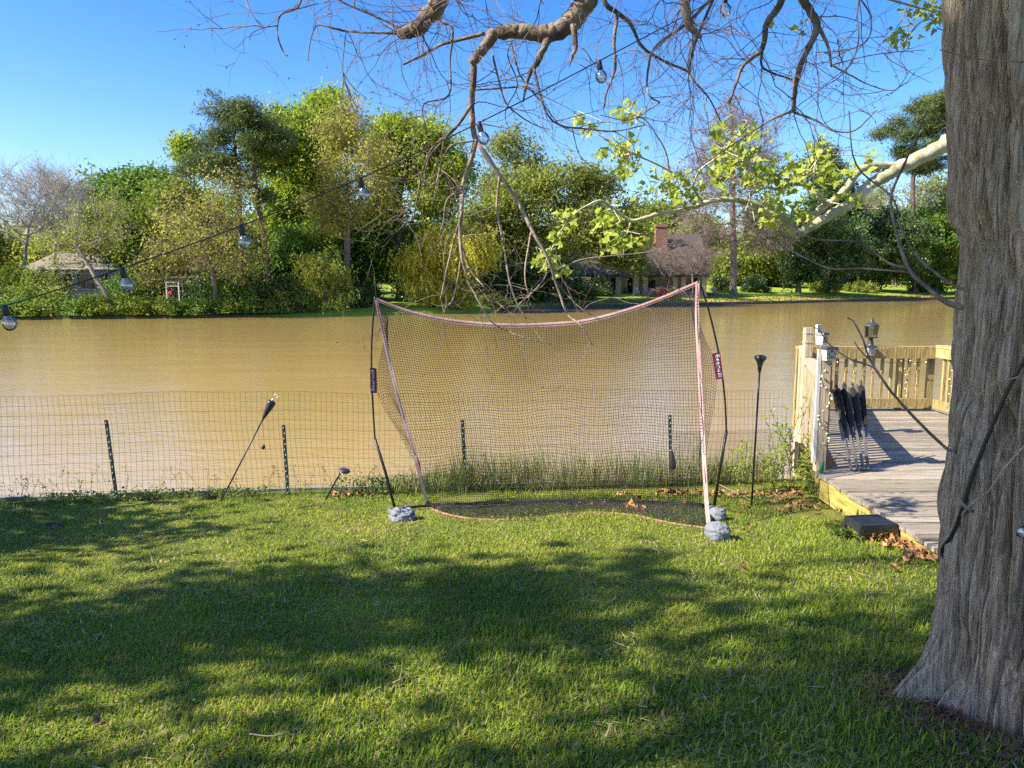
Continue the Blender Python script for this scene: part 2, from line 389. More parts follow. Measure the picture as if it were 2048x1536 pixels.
_b = _n['Principled BSDF']; _src = _b.inputs['Base Color'].links[0].from_socket; _l.new(_src, _mx.inputs[2]); _l.new(_mr.outputs[0], _mx.inputs[0]); _l.new(_mx.outputs[0], _b.inputs['Base Color'])
# near lawn: one sheet from far behind the camera to the bank edge
xs = np.concatenate([np.linspace(-120, -9, 30), np.linspace(-8.8, 9, 180), np.linspace(9.5, 120, 30)])
fr = np.concatenate([np.linspace(0, .8, 20)[:-1], np.linspace(.8, 1, 90)])
XX, FR = np.meshgrid(xs, fr, indexing='ij')
YY = -50 + (edge_y(XX) + .02 + 50) * FR
ZZ = gz(XX, YY)
nx, ny = XX.shape
ii = np.arange(nx * ny).reshape(nx, ny)
Fg = np.stack([ii[:-1, :-1], ii[1:, :-1], ii[1:, 1:], ii[:-1, 1:]], -1).reshape(-1, 4)
lawn = obj('lawn', np.stack([XX, YY, ZZ], -1).reshape(-1, 3), Fg, M['soil'], smooth=True, loc=(0, 0, 0)); lawn['kind'] = 'structure'
# river
m, N, L, bs = base_mat('muddy_water')
tc = N.new('ShaderNodeTexCoord'); mp = N.new('ShaderNodeMapping'); mp.inputs['Scale'].default_value = (.5, 1.05, 1); mp.inputs['Rotation'].default_value = (0, 0, R(8))
L.new(tc.outputs['Object'], mp.inputs[0])
w1 = N.new('ShaderNodeTexNoise'); w1.inputs['Scale'].default_value = 9; w1.inputs['Detail'].default_value = 4; w1.inputs['Distortion'].default_value = .4
w2 = N.new('ShaderNodeTexNoise'); w2.inputs['Scale'].default_value = .5; w2.inputs['Detail'].default_value = 3
for w in (w1, w2): L.new(mp.outputs[0], w.inputs['Vector'])
mm = N.new('ShaderNodeMath'); mm.operation = 'MULTIPLY_ADD'; mm.inputs[1].default_value = 2.2; L.new(w2.outputs[0], mm.inputs[0]); L.new(w1.outputs[0], mm.inputs[2])
bp = N.new('ShaderNodeBump'); bp.inputs['Strength'].default_value = .4; bp.inputs['Distance'].default_value = .03
L.new(mm.outputs[0], bp.inputs['Height']); L.new(bp.outputs[0], bs.inputs['Normal'])
n3 = N.new('ShaderNodeTexNoise'); n3.inputs['Scale'].default_value = .12; n3.inputs['Detail'].default_value = 3; L.new(tc.outputs['Object'], n3.inputs['Vector'])
cr = N.new('ShaderNodeValToRGB'); cr.color_ramp.elements[0].color = (.34, .24, .085, 1); cr.color_ramp.elements[1].color = (.41, .295, .11, 1)
L.new(n3.outputs[0], cr.inputs[0]); L.new(cr.outputs[0], bs.inputs['Base Color'])
bs.inputs['Roughness'].default_value = .04; bs.inputs['IOR'].default_value = 2.0
M['water'] = m
xs2 = np.linspace(-400, 400, 41); ys2 = np.array([6.0, 20, 60, 150, 420]); AX, AY = np.meshgrid(xs2, ys2, indexing='ij'); ii = np.arange(AX.size).reshape(AX.shape)
Fw = np.stack([ii[:-1, :-1], ii[1:, :-1], ii[1:, 1:], ii[:-1, 1:]], -1).reshape(-1, 4)
AY2 = np.where(AY < 7, np.minimum(edge_y(AX) + .05, 60), AY)
water = obj('river', np.stack([AX, AY2, np.full(AX.shape, WZ)], -1).reshape(-1, 3), Fw, M['water'], loc=(0, 0, WZ)); water['kind'] = 'structure'
# far bank: one sheet from the far shore to the horizon
xs3 = np.concatenate([np.linspace(-700, -75, 14), np.linspace(-70, 110, 181), np.linspace(115, 900, 16)])
ds3 = np.concatenate([[-1.5, -.02, 0.02, .5, 1, 1.5], np.linspace(2.5, 60, 70), [80, 120, 250, 600, 1500]])
BX, BD = np.meshgrid(xs3, ds3, indexing='ij'); BY = shore_y(BX) + BD
ii = np.arange(BX.size).reshape(BX.shape)
Fb = np.stack([ii[:-1, :-1], ii[1:, :-1], ii[1:, 1:], ii[:-1, 1:]], -1).reshape(-1, 4)
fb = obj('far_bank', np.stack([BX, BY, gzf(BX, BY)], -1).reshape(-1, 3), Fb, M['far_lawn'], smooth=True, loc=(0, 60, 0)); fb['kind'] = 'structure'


# ------------------------------------------------------------------ trees across the river
def grow(base, trunk, nodes, rg, r_base, r_tip=.012, power=2.25, up_pen=.6, k_path=.3, wob=.12):
    """join crown nodes into a branching tree; returns tapered edges"""
    pts = [np.asarray(base, float)] + [np.asarray(t, float) for t in trunk]
    fine = [pts[0]]
    for a, b in zip(pts[:-1], pts[1:]):
        n = max(2, int(np.linalg.norm(b - a) / .8))
        for k in range(1, n + 1):
            q = a + (b - a) * k / n
            if k < n: q = q + rg.normal(size=3) * .05
            fine.append(q)
    pos = list(fine); par = [-1] + list(range(len(fine) - 1)); pl = [0.]
    for i in range(1, len(fine)): pl.append(pl[-1] + np.linalg.norm(fine[i] - fine[i - 1]) * .35)
    ntr = len(fine)
    order = np.argsort(np.linalg.norm((nodes - fine[-1]) * np.array([1, 1, .8]), axis=1))
    lo = max(1, int(ntr * .35))
    A = np.zeros((len(nodes) * 4 + ntr + 10, 3)); PLs = np.zeros(len(A)); A[:ntr] = pos; PLs[:ntr] = pl; n = ntr
    PLs[:lo] += 50
    for i in order:
        p = nodes[i]; d = A[:n] - p; dist = np.linalg.norm(d, axis=1)
        cost = dist + k_path * PLs[:n] + up_pen * np.maximum(d[:, 2], 0)
        j = int(np.argmin(cost)); q = A[j]; L0 = dist[j]
        if L0 > 1.2:
            mid = (q + p) / 2 + rg.normal(size=3) * L0 * wob + np.array([0, 0, L0 * .06])
            A[n] = mid; PLs[n] = PLs[j] + L0 / 2; par.append(j); j = n; n += 1
        A[n] = p; PLs[n] = PLs[j] + np.linalg.norm(A[j] - p); par.append(j); n += 1
    A = A[:n]; par = np.array(par); area = np.zeros(n); has = np.zeros(n, bool)
    for k in range(n - 1, 0, -1):
        if not has[k]: area[k] = r_tip ** power
        area[par[k]] += area[k]; has[par[k]] = True
    rad = area ** (1 / power); tips = np.where(~has)[0]
    # follow the pipe model but reach the wanted base radius
    s = r_base / rad[0]; w = (rad / rad[0]) ** .9
    rad = np.where(s > 1, rad * (1 + (s - 1) * w), rad * s) if s > 1 else np.maximum(rad * s, r_tip * .7)
    rad[:ntr] = np.maximum(rad[:ntr], r_base * np.linspace(1, .22, ntr))
    rad[0] *= 1.35
    k = np.arange(1, n)
    child_r = rad[k]; par_r = np.minimum(rad[par[k]], child_r * 1.6)
    par_r[:ntr - 1] = rad[par[k]][:ntr - 1]
    return A, par, rad, (A[par[k]], A[k], par_r, child_r), tips
def wood(edges, n_thick=5):
    p0, p1, r0, r1 = edges; big = r0 > .05
    out = []
    if big.any(): out.append(frusta(p0[big], p1[big], r0[big], r1[big], n_thick))
    if (~big).any(): out.append(frusta(p0[~big], p1[~big], r0[~big], r1[~big], 3))
    return cat(out)
def px_lobes(lobes, Y, rg, n, shell=.45, depth=1.0, clump=8):
    """crown nodes gathered into clumps inside the lobes, so that gaps stay open between the clumps"""
    wts = np.array([l[2] * l[3] for l in lobes], float); wts /= wts.sum(); s = Y / F
    out = []; K = max(4, int(n / clump))
    for k in rg.choice(len(lobes), K, p=wts):
        l = lobes[k]; v = rg.normal(size=3); v /= np.linalg.norm(v); v *= rg.random() ** shell
        rad3 = np.array([l[2] * s, min(l[2], l[3] * 1.2) * s * depth, l[3] * s]); c = P(l[0], l[1], Y) + v * rad3 * .92
        m_ = rg.integers(clump // 2, int(clump * 1.5) + 1); g = .21 * min(l[2], l[3]) * s + .22
        for _ in range(m_): out.append(c + rg.normal(size=3) * g * np.array([1.1, 1.1, .75]))
    return np.array(out)
def strands(nodes, rg, n_per, length, step, spread):
    """hanging strings of points below each node"""
    C = []
    for p in nodes:
        for _ in range(n_per):
            q = p + rg.normal(size=3) * spread * np.array([1, 1, .5]); d = np.array([rg.normal() * .35, rg.normal() * .35, -.15])
            L0 = length * rg.uniform(.5, 1.2); k = int(L0 / step)
            for _ in range(k):
                d[2] -= .16; d /= np.linalg.norm(d); q = q + d * step; C.append(q + rg.normal(size=3) * step * .3)
    return np.array(C)
def far_tree(name, label, bx, Y, lobes, leaf, bark='bark_grey', n=150, per=70, size=.24, spread=.55, r=.25, trunk=None, seed=1, aspect=.6,
             shell=.45, up=.25, droop=0., mode='leaf', cat_='tree', r_tip=.012, twigs=5, twl=1.0, group='trees across the river', sub_r=.009, up_pen=.6, depth=1., flat=1.):
    rg = np.random.default_rng(seed + 100)
    for _ in range(6): Y = max(Y, float(shore_y(P(bx, 590, Y)[0])) + .7)
    b = P(bx, 590, Y); b[2] = float(gzf(b[0], Y)) - .1
    top = trunk or [(lobes[0][0], lobes[0][1] + lobes[0][3] * .2)]
    tr = [P(t[0], t[1], Y + (t[2] if len(t) > 2 else 0)) for t in top]
    n = int(n * (1.5 if mode in ('leaf', 'needle') else 1.25)); size *= .95; per = int(per * 1.9) if mode == 'leaf' else int(per * 1.5)
    nodes = px_lobes(lobes, Y, rg, n, shell, depth)
    nodes = nodes[nodes[:, 2] > b[2] + .3]
    A, par, rad, edges, tips = grow(b, tr, nodes, rg, r, r_tip, up_pen=up_pen)
    t = thing(name, label, cat_, b, group)
    parts = [wood(edges)]
    if mode in ('bare', 'bud', 'droop'):
        q = A[tips]; S0, S1, R0, R1 = [], [], [], []; ends = []
        src = np.concatenate([q, A[len(tr) * 3:]]) if len(A) > 20 else q
        for p, j in [(A[i], par[i]) for i in range(8, len(A))]:
            d0 = p - A[j]; d0 /= np.linalg.norm(d0) + 1e-6
            for _ in range(twigs):
                d = d0 * .8 + rg.normal(size=3) * .55 + np.array([0, 0, .25 if mode != 'droop' else -.25]); d /= np.linalg.norm(d)
                a = p; Ls = twl * rg.uniform(.4, 1.1); k = 3
                for s in range(k):
                    e = a + d * Ls / k; S0.append(a); S1.append(e); R0.append(sub_r * (1 - .25 * s)); R1.append(sub_r * (.75 - .25 * s) + .001)
                    if s < 2:
                        d2 = d + rg.normal(size=3) * .6; d2 /= np.linalg.norm(d2); e2 = e + d2 * Ls * .45
                        S0.append(e); S1.append(e2); R0.append(sub_r * .6); R1.append(.002); ends.append(e2)
                    a = e; d = d + rg.normal(size=3) * .22 + np.array([0, 0, .1 if mode != 'droop' else -.35]); d /= np.linalg.norm(d)
                ends.append(a)
        parts.append(frusta(np.array(S0), np.array(S1), np.array(R0), np.array(R1), 3))
        ends = np.array(ends)
    V, Fc = cat(parts); obj('trunk', V, Fc, M[bark], t, smooth=True)
    if mode == 'bare': return t
    if mode == 'leaf':
        C = np.repeat(A[max(6, len(tr) * 2):], per, 0) if False else np.repeat(nodes, per, 0)
        C = C + rg.normal(size=C.shape) * spread * np.array([1, 1, .75 * flat])
    elif mode == 'needle':
        C = np.repeat(nodes, per, 0); C = C + rg.normal(size=C.shape) * spread * np.array([1, 1, .45])
    elif mode == 'willow':
        C = strands(nodes, rg, per, twl, .14, spread)
    else:
        C = np.repeat(ends, per, 0); C = C + rg.normal(size=C.shape) * spread
    C = C[C[:, 2] > gzf(C[:, 0], C[:, 1]) + .05]
    V, Fc = leaf_tris(C, size, rg, aspect * 1.1, up, droop); obj('crown', V, Fc, L_[leaf], t)
    return t
def shrub(label, x, Y, w, h, leaf, seed, n=26, per=60, size=.16, group='shrubs on the far bank', name='shrub', lift=0., spread=.22):
    """w, h in metres, x in photo pixels"""
    rg = np.random.default_rng(seed + 500)
    for _ in range(6): Y = max(Y, float(shore_y(P(x, 590, Y)[0])) + .5)
    b = P(x, 590, Y); b[2] = float(gzf(b[0], Y)) - .05
    v = rg.normal(size=(n, 3)); v /= np.linalg.norm(v, axis=1, keepdims=True); v *= rg.random((n, 1)) ** .4
    v[:, 2] = np.abs(v[:, 2]) * .95
    nodes = b + v * np.array([w / 2, w / 2 * .8, h]) + np.array([0, 0, .15 + lift])
    A, par, rad, edges, tips = grow(b, [b + np.array([0, 0, h * .35])], nodes, rg, .05, .008)
    t = thing(name, label, 'shrub', b, group); V, Fc = wood(edges); obj('stem', V, Fc, M['bark_dark'], t)
    C = np.repeat(nodes, per, 0); C = C + rg.normal(size=C.shape) * spread; C[:, 2] = np.maximum(C[:, 2], b[2] + .08)
    V, Fc = leaf_tris(C, size * .95, rg, .65, .3); obj('foliage', V, Fc, L_[leaf], t)
    return t

# far woods that read as one mass behind everything
rg = np.random.default_rng(77); C = []; E0, E1 = [], []
for k in range(460):
    px = rg.uniform(-500, 2600); Y = 165 + rg.uniform(0, 40); b = P(px, 570, Y); b[2] = float(gzf(b[0], Y))
    h = rg.uniform(8.5, 14) if px < 1350 else rg.uniform(8, 13)
    n = 15; v = rg.normal(size=(n, 3)); v /= np.linalg.norm(v, axis=1, keepdims=True)
    c = b + np.array([0, 0, h * .5]) + v * np.array([3.6, 2.5, h * .5]); C.append(np.repeat(c, 16, 0) + rg.normal(size=(n * 16, 3)) * 1.0)
C = np.concatenate(C); C[:, 2] = np.maximum(C[:, 2], 1.2)
V, Fc = leaf_tris(C, 1.1, rg, .65, .25); o = obj('distant_woods', V, Fc, L_['olive'], loc=(0, 170, 1)); tag(o, 'far-off hazy green woodland seen between the trunks', 'woodland', kind='stuff')

# bare grey trees at the far left
far_tree('bare_tree', 'bare grey leafless tree at far left edge above the low lawn', 40, 66, [(50, 430, 75, 95), (20, 400, 60, 80), (110, 400, 45, 75)], None, 'bark_bare', n=190, mode='bare', trunk=[(45, 540), (55, 470)], seed=1, r=.15, twigs=6, twl=1.9, sub_r=.014)
far_tree('bare_tree', 'tall bare grey tree with fan of upright twigs, right of the edge tree', 118, 72, [(115, 400, 62, 85), (90, 370, 50, 60), (150, 430, 40, 55)], None, 'bark_bare', n=210, mode='bare', trunk=[(108, 540), (112, 460)], seed=2, r=.16, twigs=6, twl=1.9, sub_r=.014)
far_tree('leaning_tree', 'pale leaning tree whose trunk slants over the water before the grey house', 228, 55, [(175, 470, 70, 70), (130, 500, 40, 40), (210, 420, 35, 60)], 'olive', 'bark_pale', n=120, mode='bud', per=2, size=.15, spread=.2, trunk=[(208, 580), (170, 520), (140, 470)], seed=3, r=.17, twigs=3, twl=1.2)
far_tree('oak_tree', 'rounded mid-green tree rising behind the olive thicket at left', 262, 84, [(255, 380, 62, 45), (300, 365, 45, 30), (230, 420, 42, 50), (330, 400, 35, 45)], 'green', 'bark_dark', n=190, per=55, size=.36, spread=.75, trunk=[(262, 500), (262, 430)], seed=4, r=.3)
far_tree('thicket_tree', 'yellow-olive tree thicket left of the drooping bud tree', 320, 68, [(320, 430, 85, 65), (260, 480, 60, 70), (380, 450, 60, 75), (300, 520, 70, 50), (200, 470, 45, 60)], 'hedge', 'bark_dark', n=360, per=42, size=.25, spread=.6, trunk=[(318, 520), (320, 470)], seed=5, r=.22, shell=.6)
far_tree('thicket_tree', 'small pale green tree behind the bare trees near left edge', 66, 78, [(60, 530, 50, 45), (20, 520, 40, 40), (100, 560, 35, 30)], 'willow', 'bark_dark', n=120, per=55, size=.26, spread=.55, trunk=[(66, 560)], seed=6, r=.15)
far_tree('bud_tree', 'drooping brown-twigged tree with yellow buds standing at the waterline', 432, 54.5, [(400, 470, 95, 80), (440, 410, 60, 55), (340, 520, 55, 50), (480, 530, 45, 60), (300, 560, 45, 25)], 'tan', 'bark_grey', n=230, mode='droop', per=2, size=.17, spread=.22, trunk=[(428, 560), (415, 500), (420, 450)], seed=7, r=.24, twigs=4, twl=1.5, sub_r=.011)
# pines
far_tree('pine_tree', 'dark-crowned pine with bare leaning trunk, left of the pine pair', 484, 63, [(440, 300, 62, 60), (480, 245, 60, 45), (400, 330, 35, 40), (380, 345, 18, 15), (450, 360, 45, 25)], 'pine', 'bark_pine', n=100, per=95, size=.36, spread=.5, mode='needle', aspect=.14, trunk=[(484, 500), (478, 400), (470, 330), (470, 270)], seed=8, r=.22, up=.4)
far_tree('pine_tree', 'dark-crowned pine with bare curved trunk, right of the pine pair', 541, 62, [(510, 245, 40, 45), (525, 290, 38, 50), (490, 225, 35, 25), (520, 385, 22, 16), (505, 330, 30, 25)], 'pine', 'bark_pine', n=80, per=95, size=.36, spread=.45, mode='needle', aspect=.14, trunk=[(535, 540), (522, 440), (508, 350), (508, 280)], seed=9, r=.2, up=.4)
# tall spring-green trees
far_tree('tall_tree', 'tall bright green tree directly behind the pine pair', 602, 72, [(575, 240, 52, 48), (560, 300, 45, 60), (600, 290, 50, 60), (560, 400, 50, 70), (610, 370, 40, 60), (545, 480, 40, 50), (380, 300, 22, 40)], 'bright', 'bark_grey', n=330, per=48, size=.28, spread=.6, trunk=[(600, 480), (595, 400), (585, 320), (580, 260)], seed=10, r=.3, shell=.7)
far_tree('tall_tree', 'tallest bright green tree, its top highest of the spring crowns', 640, 78, [(645, 215, 48, 32), (655, 260, 45, 55), (630, 320, 45, 60), (640, 400, 40, 60)], 'bright', 'bark_grey', n=230, per=48, size=.3, spread=.65, trunk=[(642, 470), (645, 380), (648, 290)], seed=11, r=.28, shell=.7)
far_tree('budding_tree', 'tall tan and yellow leafing tree between two bright green trees', 690, 66, [(695, 260, 55, 45), (690, 330, 65, 60), (720, 400, 50, 60), (660, 420, 40, 50), (740, 330, 30, 50)], 'tan', 'bark_grey', n=230, mode='bud', per=3, size=.2, spread=.45, trunk=[(694, 500), (696, 420), (694, 330)], seed=12, r=.3, twigs=4, twl=1.2)
far_tree('tall_tree', 'bright green tall tree with dark straight trunk beside the yellow willow', 797, 74, [(800, 275, 48, 48), (845, 280, 45, 50), (790, 340, 45, 60), (850, 350, 50, 60), (900, 350, 38, 45), (870, 410, 45, 45), (770, 420, 30, 50)], 'bright', 'bark_dark', n=360, per=50, size=.28, spread=.6, trunk=[(797, 480), (797, 400), (805, 330), (815, 280)], seed=13, r=.38, shell=.7)
far_tree('understory_tree', 'shadowy green understory tree under the tall trees, left of dark trunk', 740, 74, [(740, 500, 55, 55), (700, 540, 45, 40), (770, 530, 35, 45)], 'green', 'bark_dark', n=170, per=50, size=.26, spread=.55, trunk=[(740, 520)], seed=14, r=.14)
far_tree('understory_tree', 'dense dark green understory tree beneath the pines', 575, 68, [(560, 520, 55, 60), (500, 540, 50, 55), (600, 480, 35, 45), (470, 500, 35, 60)], 'green', 'bark_dark', n=230, per=48, size=.25, spread=.5, trunk=[(565, 540)], seed=15, r=.14)
far_tree('willow_tree', 'small round yellow-green willow overhanging the water by the pines', 650, 58, [(650, 560, 55, 50), (640, 520, 40, 35), (690, 580, 30, 35), (610, 590, 28, 30)], 'willow', 'bark_grey', n=130, per=7, size=.22, spread=.35, mode='willow', twl=1.2, aspect=.45, droop=.5, trunk=[(650, 570)], seed=16, r=.12)
far_tree('willow_tree', 'larger golden yellow willow behind the hanging twigs, mid picture', 905, 66, [(880, 480, 60, 45), (840, 520, 35, 50), (920, 480, 55, 50), (860, 550, 50, 35), (950, 520, 35, 50), (900, 580, 40, 25)], 'yellow', 'bark_grey', n=170, per=7, size=.24, spread=.4, mode='willow', twl=1.7, aspect=.42, droop=.5, trunk=[(900, 540), (895, 500)], seed=17, r=.18)
# olive trees mid picture
far_tree('live_oak', 'broad grey-olive live oak spreading left of the brick house', 1120, 84, [(1060, 400, 75, 70), (1150, 400, 80, 70), (1210, 460, 65, 60), (1100, 490, 90, 60), (1000, 430, 50, 70), (1240, 500, 45, 40), (1020, 520, 60, 50), (1180, 370, 60, 40), (1255, 470, 45, 45), (1275, 525, 30, 22)], 'olive', 'bark_dark', n=480, per=42, size=.3, spread=.7, trunk=[(1120, 540), (1115, 470)], seed=18, r=.4, shell=.6)
far_tree('budding_tree', 'pale wispy budding tree top rising above the live oak', 1025, 92, [(1020, 330, 45, 55), (1000, 380, 40, 50), (1060, 360, 30, 40)], 'olive', 'bark_grey', n=130, mode='bud', per=4, size=.26, spread=.4, trunk=[(1022, 480), (1022, 380)], seed=19, r=.2, twigs=4, twl=1.3)
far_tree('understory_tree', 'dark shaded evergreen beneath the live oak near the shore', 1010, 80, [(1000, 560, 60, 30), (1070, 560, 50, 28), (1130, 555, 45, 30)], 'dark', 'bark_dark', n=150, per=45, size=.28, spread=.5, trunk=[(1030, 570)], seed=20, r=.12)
far_tree('background_tree', 'light green tree crown showing above the house roof by the chimney', 1400, 142, [(1390, 470, 60, 28), (1300, 475, 50, 22), (1440, 500, 40, 40)], 'bright', 'bark_dark', n=110, per=50, size=.45, spread=.9, trunk=[(1395, 520)], seed=21, r=.2)
far_tree('background_tree', 'olive tree mass behind the bare cypress on the far lawn', 1500, 136, [(1520, 500, 60, 55), (1450, 530, 45, 45), (1570, 520, 45, 45)], 'olive', 'bark_dark', n=190, per=50, size=.42, spread=.9, trunk=[(1500, 540)], seed=22, r=.22)
far_tree('bare_tree', 'low brown bare twiggy tree in front of the dark roof', 1385, 95, [(1360, 500, 45, 30), (1400, 520, 45, 25), (1340, 520, 35, 22)], None, 'bark_cyp', n=150, mode='bare', trunk=[(1385, 550), (1380, 520)], seed=37, r=.12, twigs=5, twl=1.5, sub_r=.017, up_pen=.1)
# bare far cypress with flared trunk
far_tree('bare_cypress', 'leafless purple-brown cypress with thick flared trunk on far lawn', 1468, 106, [(1465, 250, 60, 55), (1450, 330, 85, 75), (1490, 330, 80, 75), (1460, 420, 105, 70), (1400, 480, 70, 45), (1530, 480, 70, 45), (1370, 510, 50, 28)], None, 'bark_cyp', n=640, mode='bare', trunk=[(1468, 510), (1466, 440), (1466, 340), (1464, 240)], seed=23, r=.5, twigs=6, twl=1.9, sub_r=.029, up_pen=.1)
far_tree('understory_tree', 'light green understory tree filling the gap left of golden willow', 830, 84, [(820, 500, 60, 60), (760, 470, 50, 60), (870, 540, 50, 45)], 'hedge', 'bark_dark', n=170, per=45, size=.3, spread=.7, trunk=[(830, 530)], seed=32, r=.16)
far_tree('understory_tree', 'yellow-green tree standing behind the drooping bud tree', 455, 80, [(450, 440, 60, 70), (480, 500, 55, 60), (400, 520, 55, 50)], 'hedge', 'bark_dark', n=190, per=45, size=.3, spread=.7, trunk=[(455, 510)], seed=33, r=.18)
far_tree('understory_tree', 'soft green tree between the tall spring trees, lower storey', 670, 86, [(670, 480, 60, 60), (620, 440, 45, 60), (720, 450, 45, 60)], 'bright', 'bark_dark', n=190, per=45, size=.32, spread=.75, trunk=[(670, 510)], seed=34, r=.18)
far_tree('understory_tree', 'olive small tree at the left of the live oak', 960, 90, [(960, 470, 55, 60), (1000, 500, 45, 45)], 'olive', 'bark_dark', n=140, per=45, size=.32, spread=.75, trunk=[(962, 520)], seed=35, r=.18)
far_tree('understory_tree', 'pale green tree at the far left behind the bare trees', 150, 92, [(150, 500, 70, 60), (60, 510, 60, 50), (210, 470, 45, 50)], 'willow', 'bark_dark', n=200, per=45, size=.32, spread=.8, trunk=[(150, 530)], seed=36, r=.18)
far_tree('background_tree', 'grey-olive half-bare tree filling the sky behind the magnolia', 1790, 150, [(1800, 420, 110, 60), (1720, 440, 60, 50), (1880, 400, 60, 70)], 'olive', 'bark_grey', n=200, mode='bud', per=2, size=.42, spread=.7, trunk=[(1790, 500), (1795, 440)], seed=38, r=.25, twigs=4, twl=2.2, sub_r=.025)
far_tree('background_tree', 'light olive tree behind the bare cypress on its left', 1330, 150, [(1340, 450, 60, 35), (1290, 440, 45, 45), (1400, 460, 50, 35), (1550, 450, 55, 55)], 'olive', 'bark_grey', n=170, per=45, size=.5, spread=1.0, trunk=[(1340, 510)], seed=39, r=.25)
# right side evergreens
far_tree('magnolia_tree', 'glossy dark magnolia with short thick trunk beside the far lawn', 1597, 114, [(1625, 470, 55, 50), (1600, 510, 45, 45), (1650, 520, 55, 45), (1690, 500, 45, 50), (1610, 545, 35, 22)], 'dark', 'bark_grey', n=230, per=60, size=.3, spread=.55, trunk=[(1598, 545), (1605, 510)], seed=24, r=.42)
far_tree('dark_evergreen', 'tall dark evergreen standing behind the magnolia', 1660, 126, [(1650, 330, 38, 48), (1660, 390, 48, 55), (1640, 440, 50, 45), (1690, 430, 40, 50)], 'dark', 'bark_dark', n=220, per=55, size=.36, spread=.65, trunk=[(1660, 450), (1655, 350)], seed=25, r=.3)
far_tree('pine_tree', 'lone tall pine with layered crown next to the near trunk', 1828, 132, [(1850, 230, 55, 42), (1800, 270, 55, 30), (1860, 290, 45, 35), (1760, 280, 35, 20), (1830, 330, 60, 22), (1750, 345, 30, 15), (1890, 240, 30, 45)], 'pine', 'bark_pine', n=200, per=100, size=.62, spread=.75, mode='needle', aspect=.13, trunk=[(1828, 480), (1826, 360), (1835, 240)], seed=26, r=.36, up=.4)
far_tree('bare_tree', 'pale bare twiggy tree behind the lone pine at right', 1740, 134, [(1760, 390, 60, 50), (1840, 400, 55, 55), (1700, 420, 45, 45)], None, 'bark_pale', n=170, mode='bare', trunk=[(1760, 500), (1770, 430)], seed=27, r=.2, twigs=4, twl=1.6, sub_r=.014)
far_tree('dark_evergreen', 'broad dark evergreen at the right end of far lawn', 1760, 129, [(1740, 490, 70, 50), (1800, 470, 60, 45), (1770, 540, 80, 35), (1700, 545, 45, 30)], 'dark', 'bark_dark', n=260, per=55, size=.36, spread=.65, trunk=[(1765, 540)], seed=28, r=.3)
far_tree('dark_evergreen', 'dense green evergreen hard against the near trunk at right', 1872, 134, [(1870, 480, 45, 70), (1900, 440, 45, 70), (1860, 545, 45, 40), (1930, 500, 50, 80)], 'green', 'bark_dark', n=260, per=55, size=.38, spread=.65, trunk=[(1875, 540), (1880, 470)], seed=29, r=.3)
far_tree('background_tree', 'olive tree beyond the frame right of the near trunk', 2080, 142, [(2080, 420, 110, 120), (2200, 440, 90, 100), (2000, 460, 70, 90)], 'olive', 'bark_dark', n=220, per=45, size=.5, spread=1.0, trunk=[(2080, 520), (2080, 430)], seed=30, r=.3)
far_tree('background_tree', 'olive tree beyond the left edge of the far bank', -140, 66, [(-140, 470, 90, 90), (-220, 490, 80, 80), (-70, 500, 60, 60)], 'olive', 'bark_dark', n=220, per=45, size=.3, spread=.7, trunk=[(-140, 540), (-140, 470)], seed=31, r=.25)
# shrubs along the far bank: label, pixel x, depth, width, height, leaf
for k, a in enumerate([
    ('bright yellow-green shrub at the water under the grey house', 190, 54.5, 3.0, 1.5, 'hedge'),
    ('leafy shrub at the foot of the leaning pale trunk', 262, 54.5, 3.0, 1.5, 'hedge'),
    ('low shrub left of the bright shrub by the house', 105, 58, 2.6, 1.6, 'olive'),
    ('dark clipped hedge in front of the pergola', 350, 56.2, 4.2, .95, 'green'),
    ('dark hedge end beside the drooping tree trunk', 398, 56.6, 2.4, .95, 'green'),
    ('bushy shrub between drooping tree and pine trunk', 485, 57, 3.0, 1.9, 'green'),
    ('grey-green bush under the leaning pine trunk', 545, 57.5, 3.0, 1.8, 'olive'),
    ('low bush at far left edge on the bank', 18, 54, 3.0, 1.1, 'green'),
    ('small low bush beside the left house corner', 60, 60, 2.6, 1.7, 'hedge'),
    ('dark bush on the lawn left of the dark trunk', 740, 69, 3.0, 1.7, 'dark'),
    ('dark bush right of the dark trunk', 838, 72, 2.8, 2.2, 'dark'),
    ('small yellow-green bush at the shore under the hanging twigs', 932, 66, 2.4, 1.5, 'yellow'),
    ('low shore bush right of the small yellow one', 985, 73, 3.2, .9, 'olive'),
    ('shaded bush at the left porch corner', 1195, 93, 4.0, 2.2, 'dark'),
    ('low dark hedge left of the bare cypress trunk', 1440, 109, 3.0, 2.2, 'dark'),
    ('dark hedge right of the bare cypress trunk', 1510, 112, 4.4, 2.6, 'dark'),
    ('olive shrub right of the magnolia trunk', 1650, 119, 5.0, 2.0, 'olive'),
    ('olive shrub at the back of the far lawn', 1720, 125, 5.5, 1.8, 'olive'),
    ('dark shrub near the corner of far lawn by near trunk', 1850, 136, 6.0, 2.4, 'dark'),
    ('small light shrub in front of the porch', 1345, 92, 1.5, 1.1, 'olive')]):
    shrub(a[0], a[1], a[2], a[3], a[4], a[5], k, n=int(18 + a[3] * a[4] * 6), size=.12 + a[2] * .0007)
